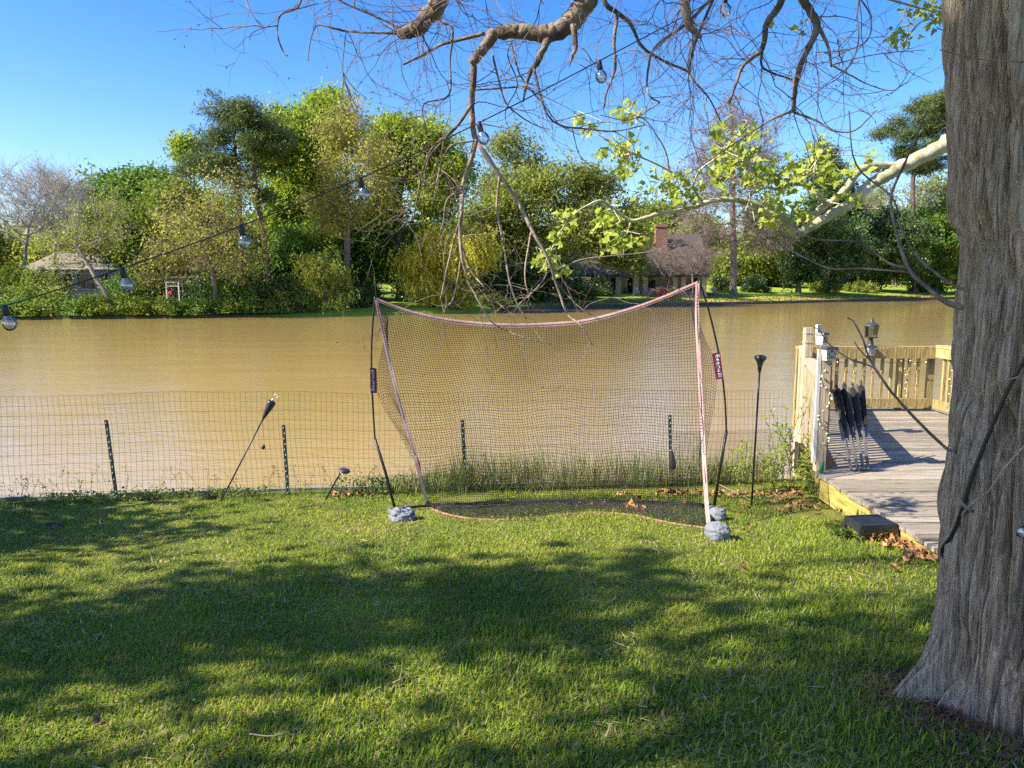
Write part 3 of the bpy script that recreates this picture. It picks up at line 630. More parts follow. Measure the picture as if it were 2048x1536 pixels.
for k, a in enumerate([
    ('tangled olive undergrowth bush directly under the two bare trees', 85, 63, 4.5, 2.6, 'olive'), ('yellowish bush hiding the left end of the grey house', 35, 64, 4.0, 3.2, 'hedge'),
    ('leafy bush right of the grey house corner', 250, 61, 3.4, 3.0, 'green'), ('tall bush between the grey house and the pergola', 285, 66, 3.6, 3.4, 'hedge'),
    ('dark bush filling the space right of the pergola', 420, 64, 4.2, 3.2, 'dark'), ('thick bush behind the drooping tree trunk', 460, 60, 4.0, 2.8, 'green'),
    ('dark underbrush left of the leaning pine foot', 512, 60, 3.6, 3.0, 'dark'), ('dark underbrush right of the leaning pine foot', 570, 61, 3.6, 2.8, 'dark'),
    ('waterside bush left of the small round willow', 590, 57.6, 2.6, 1.6, 'olive'), ('shaded bush behind the small round willow', 690, 66, 4.4, 2.6, 'dark'),
    ('weedy waterside bush below the drooping tree', 460, 55.6, 3.0, 1.0, 'hedge'), ('weedy waterside bush left of the drooping tree', 315, 54.9, 3.2, .9, 'olive'),
    ('waterside weeds under the leaning pine', 520, 56.4, 3.4, 1.1, 'green'), ('waterside weeds left of the leaning pale trunk', 145, 54.2, 3.0, .9, 'green'), ('trailing waterside bush at the far left', 62, 53.8, 2.8, .8, 'hedge'),
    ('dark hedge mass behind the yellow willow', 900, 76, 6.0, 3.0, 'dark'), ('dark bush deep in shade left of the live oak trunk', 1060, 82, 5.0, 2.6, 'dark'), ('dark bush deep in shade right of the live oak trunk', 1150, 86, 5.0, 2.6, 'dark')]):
    shrub(a[0], a[1], a[2], a[3], a[4], a[5], 80 + k, n=int(18 + a[3] * a[4] * 5), size=.13 + a[2] * .0008, spread=.3)
s = shrub('pink flowering azalea in front of the brick porch', 1322, 92.2, 2.2, 1.2, 'green', 60, n=16, per=40, name='azalea')
C = np.repeat(np.array(s['_w'])[None] + np.random.default_rng(5).normal(size=(60, 3)) * np.array([.55, .3, .35]) + np.array([0, -.2, .75]), 9, 0)
C = C + np.random.default_rng(6).normal(size=C.shape) * .08
V, Fc = leaf_quads(C, .15, rg, .8); obj('bloom', V, Fc, M['pink'], s)['kind'] = 'stuff'

# trees of the near bank just outside the picture on the left: their shade lies on the lawn
def side_tree(label, x, y, lobes, leaf, seed, n=150, per=44, size=.2, spread=.36):
    rg = np.random.default_rng(seed); b = np.array([x, y, float(gz(x, y)) - .1])
    nodes = []
    w = np.array([l[3] * l[4] * l[5] for l in lobes]); w = w / w.sum()
    for k in rg.choice(len(lobes), n, p=w):
        l = lobes[k]; v = rg.normal(size=3); v /= np.linalg.norm(v); v *= rg.random() ** .5; nodes.append(np.array(l[:3]) + v * np.array(l[3:6]))
    nodes = np.array(nodes)
    A, par, rad, edges, tips = grow(b, [b + np.array([0, 0, 2.0]), np.array([x, y, nodes[:, 2].mean() - .5])], nodes, rg, .22, .012)
    t = thing('bank_tree', label, 'tree', b, 'trees left of the lawn'); V, Fc = wood(edges); obj('trunk', V, Fc, M['bark_dark'], t, smooth=True)
    C = np.repeat(nodes, per, 0); C = C + rg.normal(size=C.shape) * spread
    V, Fc = leaf_quads(C, size, rg, .6, .3); obj('crown', V, Fc, L_[leaf], t)
SIDE = [
    ('leafy tree on the near bank left of the frame, by the fence', -8.6, 4.6, [(-8.2, 4.6, 3.45, 1.2, 0.9, 1.2), (-8.2, 5.6, 2.53, 1, 0.8, 0.8)], 'green', 41, 50),
    ('leafy tree left of the frame in the middle of the lawn', -8.2, 2.1, [(-8, 2.2, 5.06, 1.2, 0.95, 1.5), (-8, 1.9, 6.785, 1.3, 0.7, 0.9)], 'green', 42, 56),
    ('tall leafy tree left of the frame level with the camera', -8.4, -.4, [(-8, -0.3, 5.98, 1.3, 0.75, 1.4), (-8, 0, 9.66, 1.5, 0.9, 2.2), (-8, -0.1, 12.65, 1.4, 0.9, 1.4)], 'green', 43, 190)]
for a in SIDE: side_tree(*a)

# ------------------------------------------------------------------ houses and things across the river
def far_pt(px, Y, dz=0.):
    p = P(px, 590, Y); p[2] = float(gzf(p[0], Y)) + dz; return p
def window(parent, x, y, z, w, h, mat_='trim', nx=2, nz=2):
    f = MB()
    for dx in (-w / 2, w / 2): f.box((x + dx, y, z), (.09, .1, h + .09))
    for dz in (-h / 2, h / 2): f.box((x, y, z + dz), (w - .092, .098, .09))
    for k in range(1, nx): f.box((x - w / 2 + w * k / nx, y, z), (.05, .06, h - .092))
    for k in range(1, nz): f.box((x, y + .005, z - h / 2 + h * k / nz), (w - .092, .05, .045))
    fr_ = f.build('window', M[mat_], parent)
    MB().box((x, y + .03, z), (w - .05, .02, h - .05)).build('pane', M['window'], fr_)
def gable(m, x0, x1, y0, y1, z0, zr, th=.14):
    """gable roof with the ridge along x"""
    ym = (y0 + y1) / 2
    m.hexa([(x0, y0, z0 - th), (x1, y0, z0 - th), (x1, ym, zr - th), (x0, ym, zr - th)], [(x0, y0, z0), (x1, y0, z0), (x1, ym, zr), (x0, ym, zr)])
    m.hexa([(x0, ym + .002, zr - th), (x1, ym + .002, zr - th), (x1, y1, z0 - th), (x0, y1, z0 - th)], [(x0, ym + .002, zr), (x1, ym + .002, zr), (x1, y1, z0), (x0, y1, z0)])
def gable_end(m, x, y0, y1, z0, zr, th=.15):
    ym = (y0 + y1) / 2
    m.add([(x, y0, z0), (x, y1, z0), (x, ym, zr), (x + th, y0, z0), (x + th, y1, z0), (x + th, ym, zr)], [(0, 1, 2), (5, 4, 3), (0, 3, 4, 1), (1, 4, 5, 2), (2, 5, 3, 0)])
# left grey house
b = far_pt(165, 72, -.3); x0, y0, z0 = b
t = thing('grey_house', 'low grey house with shallow brown roof behind the leaning tree', 'house', b)
MB().box((x0, y0 + 4, z0 + 1.55), (8.0, 8, 3.1)).build('wall', M['wall_grey'], t)
m = MB(); gable(m, x0 - 4.7, x0 + 4.7, y0 - .8, y0 + 8.8, z0 + 3.05, z0 + 4.5); m.build('roof', M['shingle_pale'], t)
m = MB(); m.box((x0 + .1, y0 - .83, z0 + 2.95), (9.4, .05, .22)); m.build('fascia', M['trim'], t)
for wx, ww in ((.5, 1.7), (-1.2, .9), (2.2, .8)): window(t, x0 + wx, y0 - .06, z0 + 1.75, ww, 1.45)
MB().box((x0 - 2.2, y0 - .03, z0 + 1.35), (.9, .06, 2.05)).build('door', M['dark_in'], t)
for dx in (-2.68, -1.72): MB().box((x0 + dx, y0 - .05, z0 + 1.5), (.1, .12, 2.6)).build('door_post', M['trim'], t)
# wing behind the pergola
b = far_pt(365, 74, -.2); x0, y0, z0 = b
t = thing('house_wing', 'dark shaded house wing behind the pergola', 'house', b)
MB().box((x0, y0 + 3, z0 + 1.4), (9, 6, 2.8)).build('wall', M['brick_pale'], t)
m = MB(); gable(m, x0 - 5, x0 + 5, y0 - 1.2, y0 + 7, z0 + 2.7, z0 + 4.3); m.build('roof', M['shingle'], t)
for wx in (-2.6, 0, 2.6): window(t, x0 + wx, y0 - .06, z0 + 1.5, 1.5, 1.5)
# pergola
b = far_pt(350, 66); x0, y0, z0 = b
t = thing('pergola', 'weathered wooden pergola on posts beyond the clipped hedge', 'pergola', b)
for dx in (-1.9, -.6, .7, 2.0):
    for dy in (0, 2.2): MB().box((x0 + dx, y0 + dy, z0 + 1.05), (.12, .12, 2.1)).build('post', M['wood_post'], t)
for dy in (-.002, 2.202): MB().box((x0, y0 + dy, z0 + 2.18), (4.8, .1, .16)).build('beam', M['trim'], t)
for k in range(9): MB().box((x0 - 2.2 + k * .55, y0 + 1.1, z0 + 2.32), (.06, 3.0, .12)).build('rafter', M['wood_post'], t)
b = far_pt(346, 63); x0, y0, z0 = b
t = thing('garden_arbour', 'white lattice-topped garden arbour before the pergola', 'arbour', b)
for dx in (-.5, .5): MB().box((x0 + dx, y0, z0 + .95), (.1, .1, 1.9)).build('post', M['trim'], t)
m = MB(); m.box((x0, y0, z0 + 1.93), (1.25, .12, .07)); m.box((x0, y0, z0 + 1.6), (.9, .08, .05))
for k in range(7): m.bar((x0 - .45 + k * .13, y0, z0 + 1.62), (x0 - .33 + k * .13, y0, z0 + 1.9), .025, .02)
m.build('lattice', M['trim'], t)
m = MB()
for k in range(6):
    a = k * math.pi / 3; m.lathe((x0 - .2 + .1 * math.cos(a), y0 - .05, z0 + 1.05 + .1 * math.sin(a)), [(.01, -.03), (.075, -.01), (.075, .02), (.01, .04)], 8, (0, -1, 0))
m.box((x0 - .2, y0 - .03, z0 + 1.36), (.02, .02, .4))
tag(m.build('flower_ornament', M['red']), 'red flower ornament hanging in the white arbour', 'ornament')
# right brick house
b = far_pt(1300, 97, -.2); x0, y0, z0 = b
t = thing('brick_house', 'brick house with long dark roof and columned porch across the river', 'house', b)
xl, xr = x0 - 9.5, x0 + 6.6
MB().box(((xl + xr) / 2, y0 + 6, z0 + 1.45), (xr - xl, 7, 2.9)).build('wall', M['brick_pale'], t)
m = MB(); gable(m, xl - .6, xr + .7, y0 - .6, y0 + 10.2, z0 + 2.75, z0 + 8.0); rf = m.build('roof', M['shingle'], t)
m = MB(); gable_end(m, xr - .15, y0 + .4, y0 + 9.2, z0 + 2.72, z0 + 6.9); m.build('gable', M['wall_grey'], t)
MB().box(((xl + xr) / 2, y0 - .62, z0 + 2.6), (xr - xl + 1.2, .06, .28)).build('fascia', M['dark_in'], t)
m = MB(); cx = P(1322, 460, y0 + 3)[0]; m.box((cx, y0 + 3.0, z0 + 6.6), (1.5, 1.0, 4.4)); m.box((cx, y0 + 3.0, z0 + 8.86), (1.7, 1.2, .16)); m.box((cx, y0 + 3.0, z0 + 9.05), (1.45, .95, .2))
ch = m.build('chimney', M['brick'], rf); m = MB(); m.box((cx, y0 + 3, z0 + 9.5), (.9, .6, .05))
for dx in (-.35, .35): m.box((cx + dx, y0 + 3, z0 + 9.31), (.04, .04, .34))
m.build('chimney_cap', M['lamp_dark'], rf)
for px in (1203, 1237, 1272, 1290, 1350, 1366, 1408):
    x = P(px, 560, y0 - .1)[0]
    m = MB(); m.box((x, y0 - .1, z0 + 1.25), (.62, .5, 2.5)); m.box((x, y0 - .1, z0 + .12), (.75, .62, .24)); m.build('column', M['brick_pale'], t)
MB().box(((xl + xr) / 2, y0 + 1.1, z0 + .1), (xr - xl + .5, 3.4, .36)).build('porch_floor', M['brick_pale'], t)
for px, w in ((1220, 1.9), (1255, 1.7), (1320, 1.0), (1385, 2.2)):
    x = P(px, 560, y0 + 2.4)[0]; window(t, x, y0 + 2.42, z0 + 1.45, w, 2.0, 'wall_grey', 2, 1)
MB().box((P(1304, 560, y0 + 2.4)[0], y0 + 2.44, z0 + 1.6), (.75, .1, .95)).build('plaque', M['dark_in'], t)
# carport and car
b = far_pt(1543, 140, -.1); x0, y0, z0 = b
t = thing('carport', 'open dark carport beyond the far lawn', 'carport', b)
m = MB(); m.box((x0 - 3.3, y0 + 3, z0 + 1.35), (1.6, 6, 2.7)); m.box((x0 + 3.2, y0 + 3, z0 + 1.35), (.4, 6, 2.7)); m.box((x0 + .25, y0 + 6.1, z0 + 1.35), (8.7, .2, 2.7)); m.build('wall', M['brick_pale'], t)
m = MB(); gable(m, x0 - 4.6, x0 + 4.2, y0 - .6, y0 + 6.6, z0 + 2.85, z0 + 4.4); m.build('roof', M['shingle'], t)
MB().box((x0 + .2, y0 - .1, z0 + 2.55), (6.2, .2, .4)).build('beam', M['dark_in'], t)
cx, cy = x0 + 1.2, y0 + 1.4; zc = z0 + .1
t = thing('parked_car', 'pale blue car parked nose out inside the carport', 'car', (cx, cy, zc))
def ysec(secs, w_bot, w_top):
    return secs
m = MB(); prof = [(-.05, .35), (-.05, .62), (.1, .78), (1.1, .95), (1.75, 1.42), (3.1, 1.45), (4.2, .98), (4.3, .6), (4.3, .35)]
V = []; n = len(prof)
for sx in (-1, 1):
    for y, z in prof: V.append((cx + sx * (.88 if z < 1.0 else .68), cy + y, zc + z))
m.add(V, [tuple(range(n)), tuple(range(2 * n - 1, n - 1, -1))] + [(i, i + n, (i + 1) % n + n, (i + 1) % n) for i in range(n)]); m.build('body', M['car_paint'], t)
m = MB(); m.hexa([(cx - .74, cy + 1.13, zc + .99), (cx + .74, cy + 1.13, zc + .99), (cx + .63, cy + 1.69, zc + 1.395), (cx - .63, cy + 1.69, zc + 1.395)],
                 [(cx - .74, cy + 1.10, zc + 1.01), (cx + .74, cy + 1.10, zc + 1.01), (cx + .63, cy + 1.66, zc + 1.415), (cx - .63, cy + 1.66, zc + 1.415)]); m.build('windscreen', M['window'], t)
for sx in (-1, 1):
    MB().lathe((cx + sx * .62, cy - .06, zc + .68), [(.02, .0), (.11, .01), (.1, .04), (.02, .05)], 10, (0, -1, 0)).build('headlight', M['print_white'], t)
    for dy in (.75, 3.5): MB().lathe((cx + sx * .78, cy + dy, zc + .32), [(.2, -.11), (.32, -.1), (.32, .1), (.2, .11)], 16, (1, 0, 0)).build('wheel', M['black_plastic'], t)
MB().box((cx, cy - .07, zc + .5), (1.0, .05, .16)).build('grille', M['black_plastic'], t)
# adirondack chairs and bench
def adirondack(px, Y, label, mt, rz):
    b = far_pt(px, Y); t = thing('garden_chair', label, 'chair', b, 'chairs by the far house'); c, s = math.cos(rz), math.sin(rz)
    def T(x, y, z): return (b[0] + x * c - y * s, b[1] + x * s + y * c, b[2] + z)
    for k in range(5): MB().bar(T(-.24 + k * .12, .2, .3), T(-.24 + k * .125, .5, 1.0 - abs(k - 2) * .04), .1, .025, (0, -1, .3)).build('back_slat', mt, t)
    for k in range(4): MB().bar(T(-.28, -.3 + k * .14, .4 - k * .04), T(.28, -.3 + k * .14, .4 - k * .04), .12, .025).build('seat_slat', mt, t)
    for sx in (-.33, .33):
        MB().bar(T(sx, -.35, 0), T(sx, -.35, .58), .08, .04).build('leg', mt, t); MB().bar(T(sx, -.3, .36), T(sx, .6, .05), .03, .12).build('leg', mt, t)
        MB().bar(T(sx, -.42, .6), T(sx, .35, .6), .13, .025).build('armrest', mt, t)
M['chair_wood'] = mat('chair_wood', [(.32, .25, .2), (.5, .42, .36)], 4, .8)
adirondack(1431, 103, 'pale garden chair on the lawn right of the porch', M['chair_wood'], .5)
adirondack(1272, 95.2, 'shadowed garden chair on the porch between the columns', M['chair_wood'], 0)
adirondack(1303, 95.2, 'garden chair on the porch below the plaque', M['chair_wood'], -.3)
b = far_pt(1421, 101.5); t = thing('fire_pit', 'low brick fire pit ring beside the pale garden chair', 'fire pit', b)
for k in range(12):
    a = k * math.pi / 6; MB().box((b[0] + .7 * math.cos(a), b[1] + .7 * math.sin(a), b[2] + .12), (.3, .18, .3), a + math.pi / 2).build('brick', M['brick'], t)
b = far_pt(1573, 112); t = thing('garden_bench', 'small dark bench beside the magnolia trunk', 'bench', b)
for dy in (-.14, 0, .14): MB().box((b[0], b[1] + dy, b[2] + .42), (1.8, .12, .05)).build('slat', M['bark_grey'], t)
for dx in (-.7, .7): MB().box((b[0] + dx, b[1], b[2] + .2), (.14, .38, .39)).build('leg', M['bark_grey'], t)
# far bulkhead boards along the right shore, with posts
t = thing('river_bulkhead', 'dark low timber bulkhead along the far lawn edge', 'bulkhead', (SHORE[9][0], SHORE[9][1] - .1, WZ))
pts = []
for x in np.arange(-1.0, 76, 3.0): pts.append((x, float(shore_y(x)) - .12))
for a, c in zip(pts[:-1], pts[1:]):
    MB().bar((a[0] + .01, a[1], WZ + .1), (c[0] - .01, c[1], WZ + .1), .08, .52).build('plank', M['bulkhead_dark'], t)
    MB().box((a[0], a[1] - .1, WZ + .12), (.16, .1, .62)).build('post', M['bulkhead_dark'], t)
# fallen leaves on the far lawn near the edge
rg = np.random.default_rng(12); N_ = 2600
xx = rg.uniform(2, 70, N_); dd = rg.gamma(1.6, 1.6, N_) + .3; yy = shore_y(xx) + dd
V, Fc = leaf_quads(np.stack([xx, yy, gzf(xx, yy) + .07], 1), .22, rg, .7, .6)
tag(obj('leaf_litter', V, Fc, M['dead_leaf']), 'brown fallen leaves scattered along the far lawn edge', 'leaves', kind='stuff')

# ------------------------------------------------------------------ near bank: retaining wall, grass, fence
t = thing('retaining_wall', 'grey-green timber retaining wall at the edge of the near lawn', 'wall', (-2, float(edge_y(-2)), WZ))
xw = np.arange(-11.8, 3.8, 2.4)
for i, (a, b) in enumerate(zip(xw[:-1], xw[1:])):
    ya, yb = float(edge_y(a)), float(edge_y(b)); za, zb = float(gz(a, ya)), float(gz(b, yb))
    for k, h in enumerate((-.078, -.283, -.488, -.693)):
        MB().bar((a + .004, ya + .05 + .004 * (k % 2), za + h), (b - .004, yb + .05 + .004 * (k % 2), zb + h), .045, .2).build('plank', M['bulkhead'], t)
    MB().box((a, ya + .115, (za - .45)), (.09, .075, .8)).build('pile', M['bulkhead'], t)

def blades(X, Y, Z, h, w, rg, lean=.5):
    """bent grass blades: 5 vertices, a quad and a triangle each (as two index arrays)"""
    N_ = len(X); a = rg.uniform(0, 2 * np.pi, N_); ln = np.abs(rg.normal(0, lean, N_)) + .08
    c = np.stack([X, Y, Z], 1); s = np.stack([-np.sin(a), np.cos(a), np.zeros(N_)], 1); f = np.stack([np.cos(a), np.sin(a), np.zeros(N_)], 1)
    h = h[:, None]; w = w[:, None]; ln = ln[:, None]; up = np.array([[0, 0, 1.]])
    m = c + up * h * .55 * np.cos(ln * .6) + f * h * .55 * np.sin(ln * .6); tp = m + up * h * .5 * np.cos(ln * 1.5) + f * h * .5 * np.sin(ln * 1.5)
    V = np.stack([c, m * .8 + c * .2 + s * w * .55, tp, m * .8 + c * .2 - s * w * .55], 1).reshape(-1, 3)
    return V, np.arange(N_ * 4).reshape(-1, 4)
def grass_mat(name, cols, dry):
    m, N, L, bs = base_mat(name)
    ge = N.new('ShaderNodeNewGeometry'); tc = N.new('ShaderNodeTexCoord')
    nz = N.new('ShaderNodeTexNoise'); nz.inputs['Scale'].default_value = 1.3; nz.inputs['Detail'].default_value = 5; L.new(tc.outputs['Object'], nz.inputs['Vector'])
    cr = N.new('ShaderNodeValToRGB'); e = cr.color_ramp.elements; e[0].position = 0; e[1].position = 1; e[0].color = rgb(cols[0]); e[1].color = rgb(cols[2]); q = e.new(.5); q.color = rgb(cols[1])
    ad = N.new('ShaderNodeMath'); ad.operation = 'MULTIPLY_ADD'; ad.inputs[1].default_value = .6
    sb = N.new('ShaderNodeMath'); sb.operation = 'MULTIPLY_ADD'; sb.inputs[1].default_value = 2.3; sb.inputs[2].default_value = -.95
    L.new(nz.outputs[0], sb.inputs[0]); L.new(ge.outputs['Random Per Island'], ad.inputs[0]); L.new(sb.outputs[0], ad.inputs[2]); L.new(ad.outputs[0], cr.inputs[0])
    # some blades are dead straw
    gt = N.new('ShaderNodeMath'); gt.operation = 'GREATER_THAN'; gt.inputs[1].default_value = 1 - dry
    wn_ = N.new('ShaderNodeTexWhiteNoise'); wn_.noise_dimensions = '1D'; L.new(ge.outputs['Random Per Island'], wn_.inputs['W']); L.new(wn_.outputs['Value'], gt.inputs[0])
    mx = N.new('ShaderNodeMixRGB'); mx.inputs[2].default_value = (.36, .29, .14, 1); L.new(gt.outputs[0], mx.inputs[0]); L.new(cr.outputs[0], mx.inputs[1])
    L.new(mx.outputs[0], bs.inputs['Base Color']); bs.inputs['Roughness'].default_value = .55; bs.inputs['Specular IOR Level'].default_value = .18
    tr = N.new('ShaderNodeBsdfTranslucent'); L.new(mx.outputs[0], tr.inputs[0]); ms = N.new('ShaderNodeMixShader'); ms.inputs[0].default_value = .4
    L.new(bs.outputs[0], ms.inputs[1]); L.new(tr.outputs[0], ms.inputs[2]); L.new(ms.outputs[0], N['Material Output'].inputs[0]); return m
M['grass'] = grass_mat('grass', [(.11, .20, .02), (.23, .335, .03), (.42, .46, .055)], .15)
M['weed_grass'] = grass_mat('weed_grass', [(.10, .16, .035), (.19, .26, .06), (.34, .36, .12)], .25)
rg = np.random.default_rng(21)
def lawn_pts(n, y0, y1):
    y = rg.uniform(y0, y1, n); x = rg.uniform(-1, 1, n) * (.70 * y + .8); k = (y < edge_y(x) - .12)
    k &= ~((x > 2.98) & (y > 4.6))
    k &= ((x - 2.15) ** 2 + (y - 2.95) ** 2 > .52 ** 2)
    x, y = x[k], y[k]
    # thinner patches: bare ground shows by the bank, round the tree and under the deck edge
    d = vn(x * 1.9 + 40, y * 1.9 + 20) * .6 + vn(x * 6 + 9, y * 6 + 3) * .4
    thin = np.clip((y - 5.9) / 1.4, 0, 1) * .5 + np.clip(1 - np.hypot(x - 2.15, y - 2.95) / 1.1, 0, 1) * .75 + np.clip(1 - np.abs(x - 2.8) / .45, 0, 1) * (y > 5) * .55
    k = d > thin * .75 + .04
    return x[k], y[k]
G0 = []
for n, a, b, hh in ((230000, 1.7, 4.2, .036), (240000, 4.2, 7.9, .034)):
    x, y = lawn_pts(n, a, b); z = gz(x, y)
    lush = vn(x * 1.3 + 7, y * 1.3 + 1); h = hh * (.55 + .75 * lush) * rg.uniform(.55, 1.35, len(x))
    G0.append(blades(x, y, z - .004, h, rg.uniform(.0035, .0065, len(x)) * (1 + .12 * np.maximum(0, y - 4)), rg, 1.15))
V, Fc = cat(G0); o = obj('grass', V, Fc, M['grass'], loc=(0, 0, 0)); tag(o, 'short green lawn grass with straw coloured blades', 'grass', kind='stuff')
# straw and thatch lying on the turf, and small broad-leaved weeds
x, y = lawn_pts(16000, 1.9, 7.6); pt_ = vn(x * 2.2 + 70, y * 2.2 + 33); k = pt_ > .52; x, y = x[k], y[k]
V, Fc = leaf_quads(np.stack([x, y, gz(x, y) + rg.uniform(.012, .03, len(x))], 1), rg.uniform(.03, .07, len(x)), rg, .07, 1.6); M['straw'] = mat('straw', [(.22, .16, .08), (.42, .34, .19)], 9, .9, isl=.3)
tag(obj('lawn_thatch', V, Fc, M['straw'], loc=(0, 0, 0)), 'dry straw-coloured thatch lying in the lawn', 'thatch', kind='stuff')
x, y = lawn_pts(15000, 1.9, 7.6); pt_ = vn(x * 1.1 + 11, y * 1.1 + 53); k = pt_ > .5 + .2 * rg.random(len(x)); x, y = x[k], y[k]
V, Fc = leaf_quads(np.stack([x, y, gz(x, y) + rg.uniform(.015, .035, len(x))], 1), rg.uniform(.012, .026, len(x)), rg, .8, 1.2)
tag(obj('lawn_weeds', V, Fc, L_['weed'], loc=(0, 0, 0)), 'small broad-leaved weeds mixed into the lawn', 'weeds', kind='stuff')
# tussocks of longer grass in the lawn
x0 = []; 
for px, py, n, s in ((1000, 1260, 700, .22), (1755, 1075, 260, .10), (990, 1330, 500, .25), (700, 1370, 300, .2), (1700, 1230, 600, .35), (1780, 1330, 500, .3), (1960, 1490, 260, .16), (1650, 1450, 600, .4), (1400, 1420, 600, .5), (1870, 1400, 220, .15)):
    c = G(px, py); p = c[:2] + rg.normal(size=(n, 2)) * s * .5; x0.append(p)
p = np.concatenate(x0); p = p[(p[:, 0] - 2.15) ** 2 + (p[:, 1] - 2.95) ** 2 > .5 ** 2]
V, Fc = blades(p[:, 0], p[:, 1], gz(p[:, 0], p[:, 1]), rg.uniform(.04, .08, len(p)), rg.uniform(.004, .007, len(p)), rg, .8)
o = obj('long_grass', V, Fc, M['grass'], loc=(0, 0, 0)); tag(o, 'longer soft grass tufts in the lawn', 'grass', kind='stuff')
# tall weeds along the fence, thickest behind the net
def fence_y(x): return edge_y(x) - .22
wx = []
for x0_, x1_, n in ((-6.5, -1.3, 900), (-1.3, -.5, 700), (-.6, 1.9, 2700), (1.9, 3.0, 1000)):
    q = rg.uniform(x0_, x1_, n); wx.append(np.stack([q, fence_y(q) + rg.normal(0, .11, n)], 1))
p = np.concatenate(wx); tall = np.interp(p[:, 0], [-6.5, -1.6, -.9, -.4, .4, 1.2, 2.0, 3.0], [.11, .13, .30, .52, .46, .42, .46, .40])
V, Fc = blades(p[:, 0], p[:, 1], gz(p[:, 0], p[:, 1]), tall * rg.uniform(.35, 1.25, len(p)), rg.uniform(.003, .006, len(p)), rg, .6)
o = obj('tall_grass', V, Fc, M['weed_grass'], loc=(0, 0, 0)); tag(o, 'tall unmown grass growing along the wire fence', 'grass', kind='stuff')
# seed heads and thin stalks on the left part of the fence
S0, S1, C = [], [], []
for k in range(150):
    x = rg.uniform(-6, -1) if k < 95 else rg.uniform(-.6, 2.0); y = float(fence_y(x)) + rg.normal(0, .06); z = float(gz(x, y)); h = rg.uniform(.15, .38) * (1 if k < 95 else 1.3); a = np.array([x, y, z]); d = np.array([rg.normal() * .25, rg.normal() * .1, 1.])
    for s in range(4):
        b = a + d / np.linalg.norm(d) * h / 4; S0.append(a); S1.append(b); a = b; d = d + np.array([rg.normal() * .25, 0, -.12])
        if s > 1:
            for _ in range(4): C.append(a + rg.normal(size=3) * .02)
V, Fc = cat([frusta(np.array(S0), np.array(S1), .0018, .0014, 3), leaf_quads(np.array(C), .024, rg, .45, .2)])
o = obj('seed_stalks', V, Fc, M['weed_grass']); tag(o, 'thin seeding weed stalks poking through the wire fence', 'weeds', kind='stuff')
# low clover mounds on the wall edge
C = []
for cx, w, n in ((-1.25, .45, 1500), (-2.9, .35, 650), (-4.2, .5, 650), (-.6, .35, 700), (-3.6, .3, 400), (2.3, .3, 350)):
    x = cx + rg.normal(0, w * .6, n); y = fence_y(x) + rg.normal(.05, .09, n); C.append(np.stack([x, y, gz(x, y) + rg.random(n) ** 1.5 * (.17 if cx > -2 else .09)], 1))
V, Fc = leaf_quads(np.concatenate(C), .028, rg, .9, .6); o = obj('clover', V, Fc, L_['weed']); tag(o, 'low green clover mounds along the retaining wall', 'clover', kind='stuff')

# wire fence
t = thing('wire_fence', 'dark welded wire garden fence on green metal posts along the bank', 'fence', (-1, float(fence_y(-1)), float(gz(-1, 7.8))))
FX = np.arange(-7.6, 3.05, .0508); nv = 12
P0, P1 = [], []
def fpt(x, h):
    y = float(fence_y(x)); lean = .02 * math.sin(x * 1.3); zb = float(gz(x, y))
    return np.array([x + .014 * math.sin(h * 5 + x * 2.1) + .05 * h * .5 * math.sin(x * .7), y + lean * h + .012 * math.sin(x * 3 + h * 4), zb + h])
hs = np.linspace(.0, 1.06, nv)
grid = np.array([[fpt(x, h * (1 + .012 * math.sin(x * 1.7))) for h in hs] for x in FX])
a = grid[:, :-1].reshape(-1, 3); b = grid[:, 1:].reshape(-1, 3); c = grid[:-1].reshape(-1, 3); d = grid[1:].reshape(-1, 3)
V, Fc = cat([frusta(a, b, .0014, .0014, 3), frusta(c, d, .0014, .0014, 3)])
o = obj('wire_mesh', V, Fc, M['wire'], t); o['kind'] = 'stuff'
# finer hardware cloth on the right part
x = np.arange(1.75, 3.02, .0135); h = np.arange(0, .62, .0135)
gA = np.array([[np.array([q, float(fence_y(q)) - .012, float(gz(q, fence_y(q))) + k * (1 if q < 2.2 else 1.0)]) for k in h] for q in x])
V, Fc = cat([frusta(gA[:, 0], gA[:, -1], .0008, .0008, 3), frusta(gA[0], gA[-1], .0008, .0008, 3)])
o = obj('fine_mesh', V, Fc, M['wire'], t); o['kind'] = 'stuff'
for px, top in ((212, 840), (567, 850), (925, 840), (1340, 830)):
    d0 = ray(px, top); yy = 7.2
    for _ in range(12): yy = float(fence_y(d0[0] / d0[1] * yy)) - .03
    pt = P(px, top, yy); zb = float(gz(pt[0], yy)); lean = .055 if px == 212 else .02 if px == 567 else .03
    m = MB(); b_ = (pt[0] + lean, yy, zb - .05)
    m.bar(b_, pt, .034, .006, (0, 1, 0)); m.bar((b_[0], yy + .018, b_[2]), (pt[0], yy + .018, pt[2] - .004), .006, .03, (0, 1, 0))
    post = m.build('post', M['green_post'], t)
    m = MB(); n = 14
    for k in range(n):
        f_ = (k + .5) / n; q = np.array(b_) * (1 - f_) + pt * f_; m.box((q[0] + .004 * (-1) ** k, yy - .006, q[2]), (.008, .008, .012))
    m.build('stud', M['trim'], post)

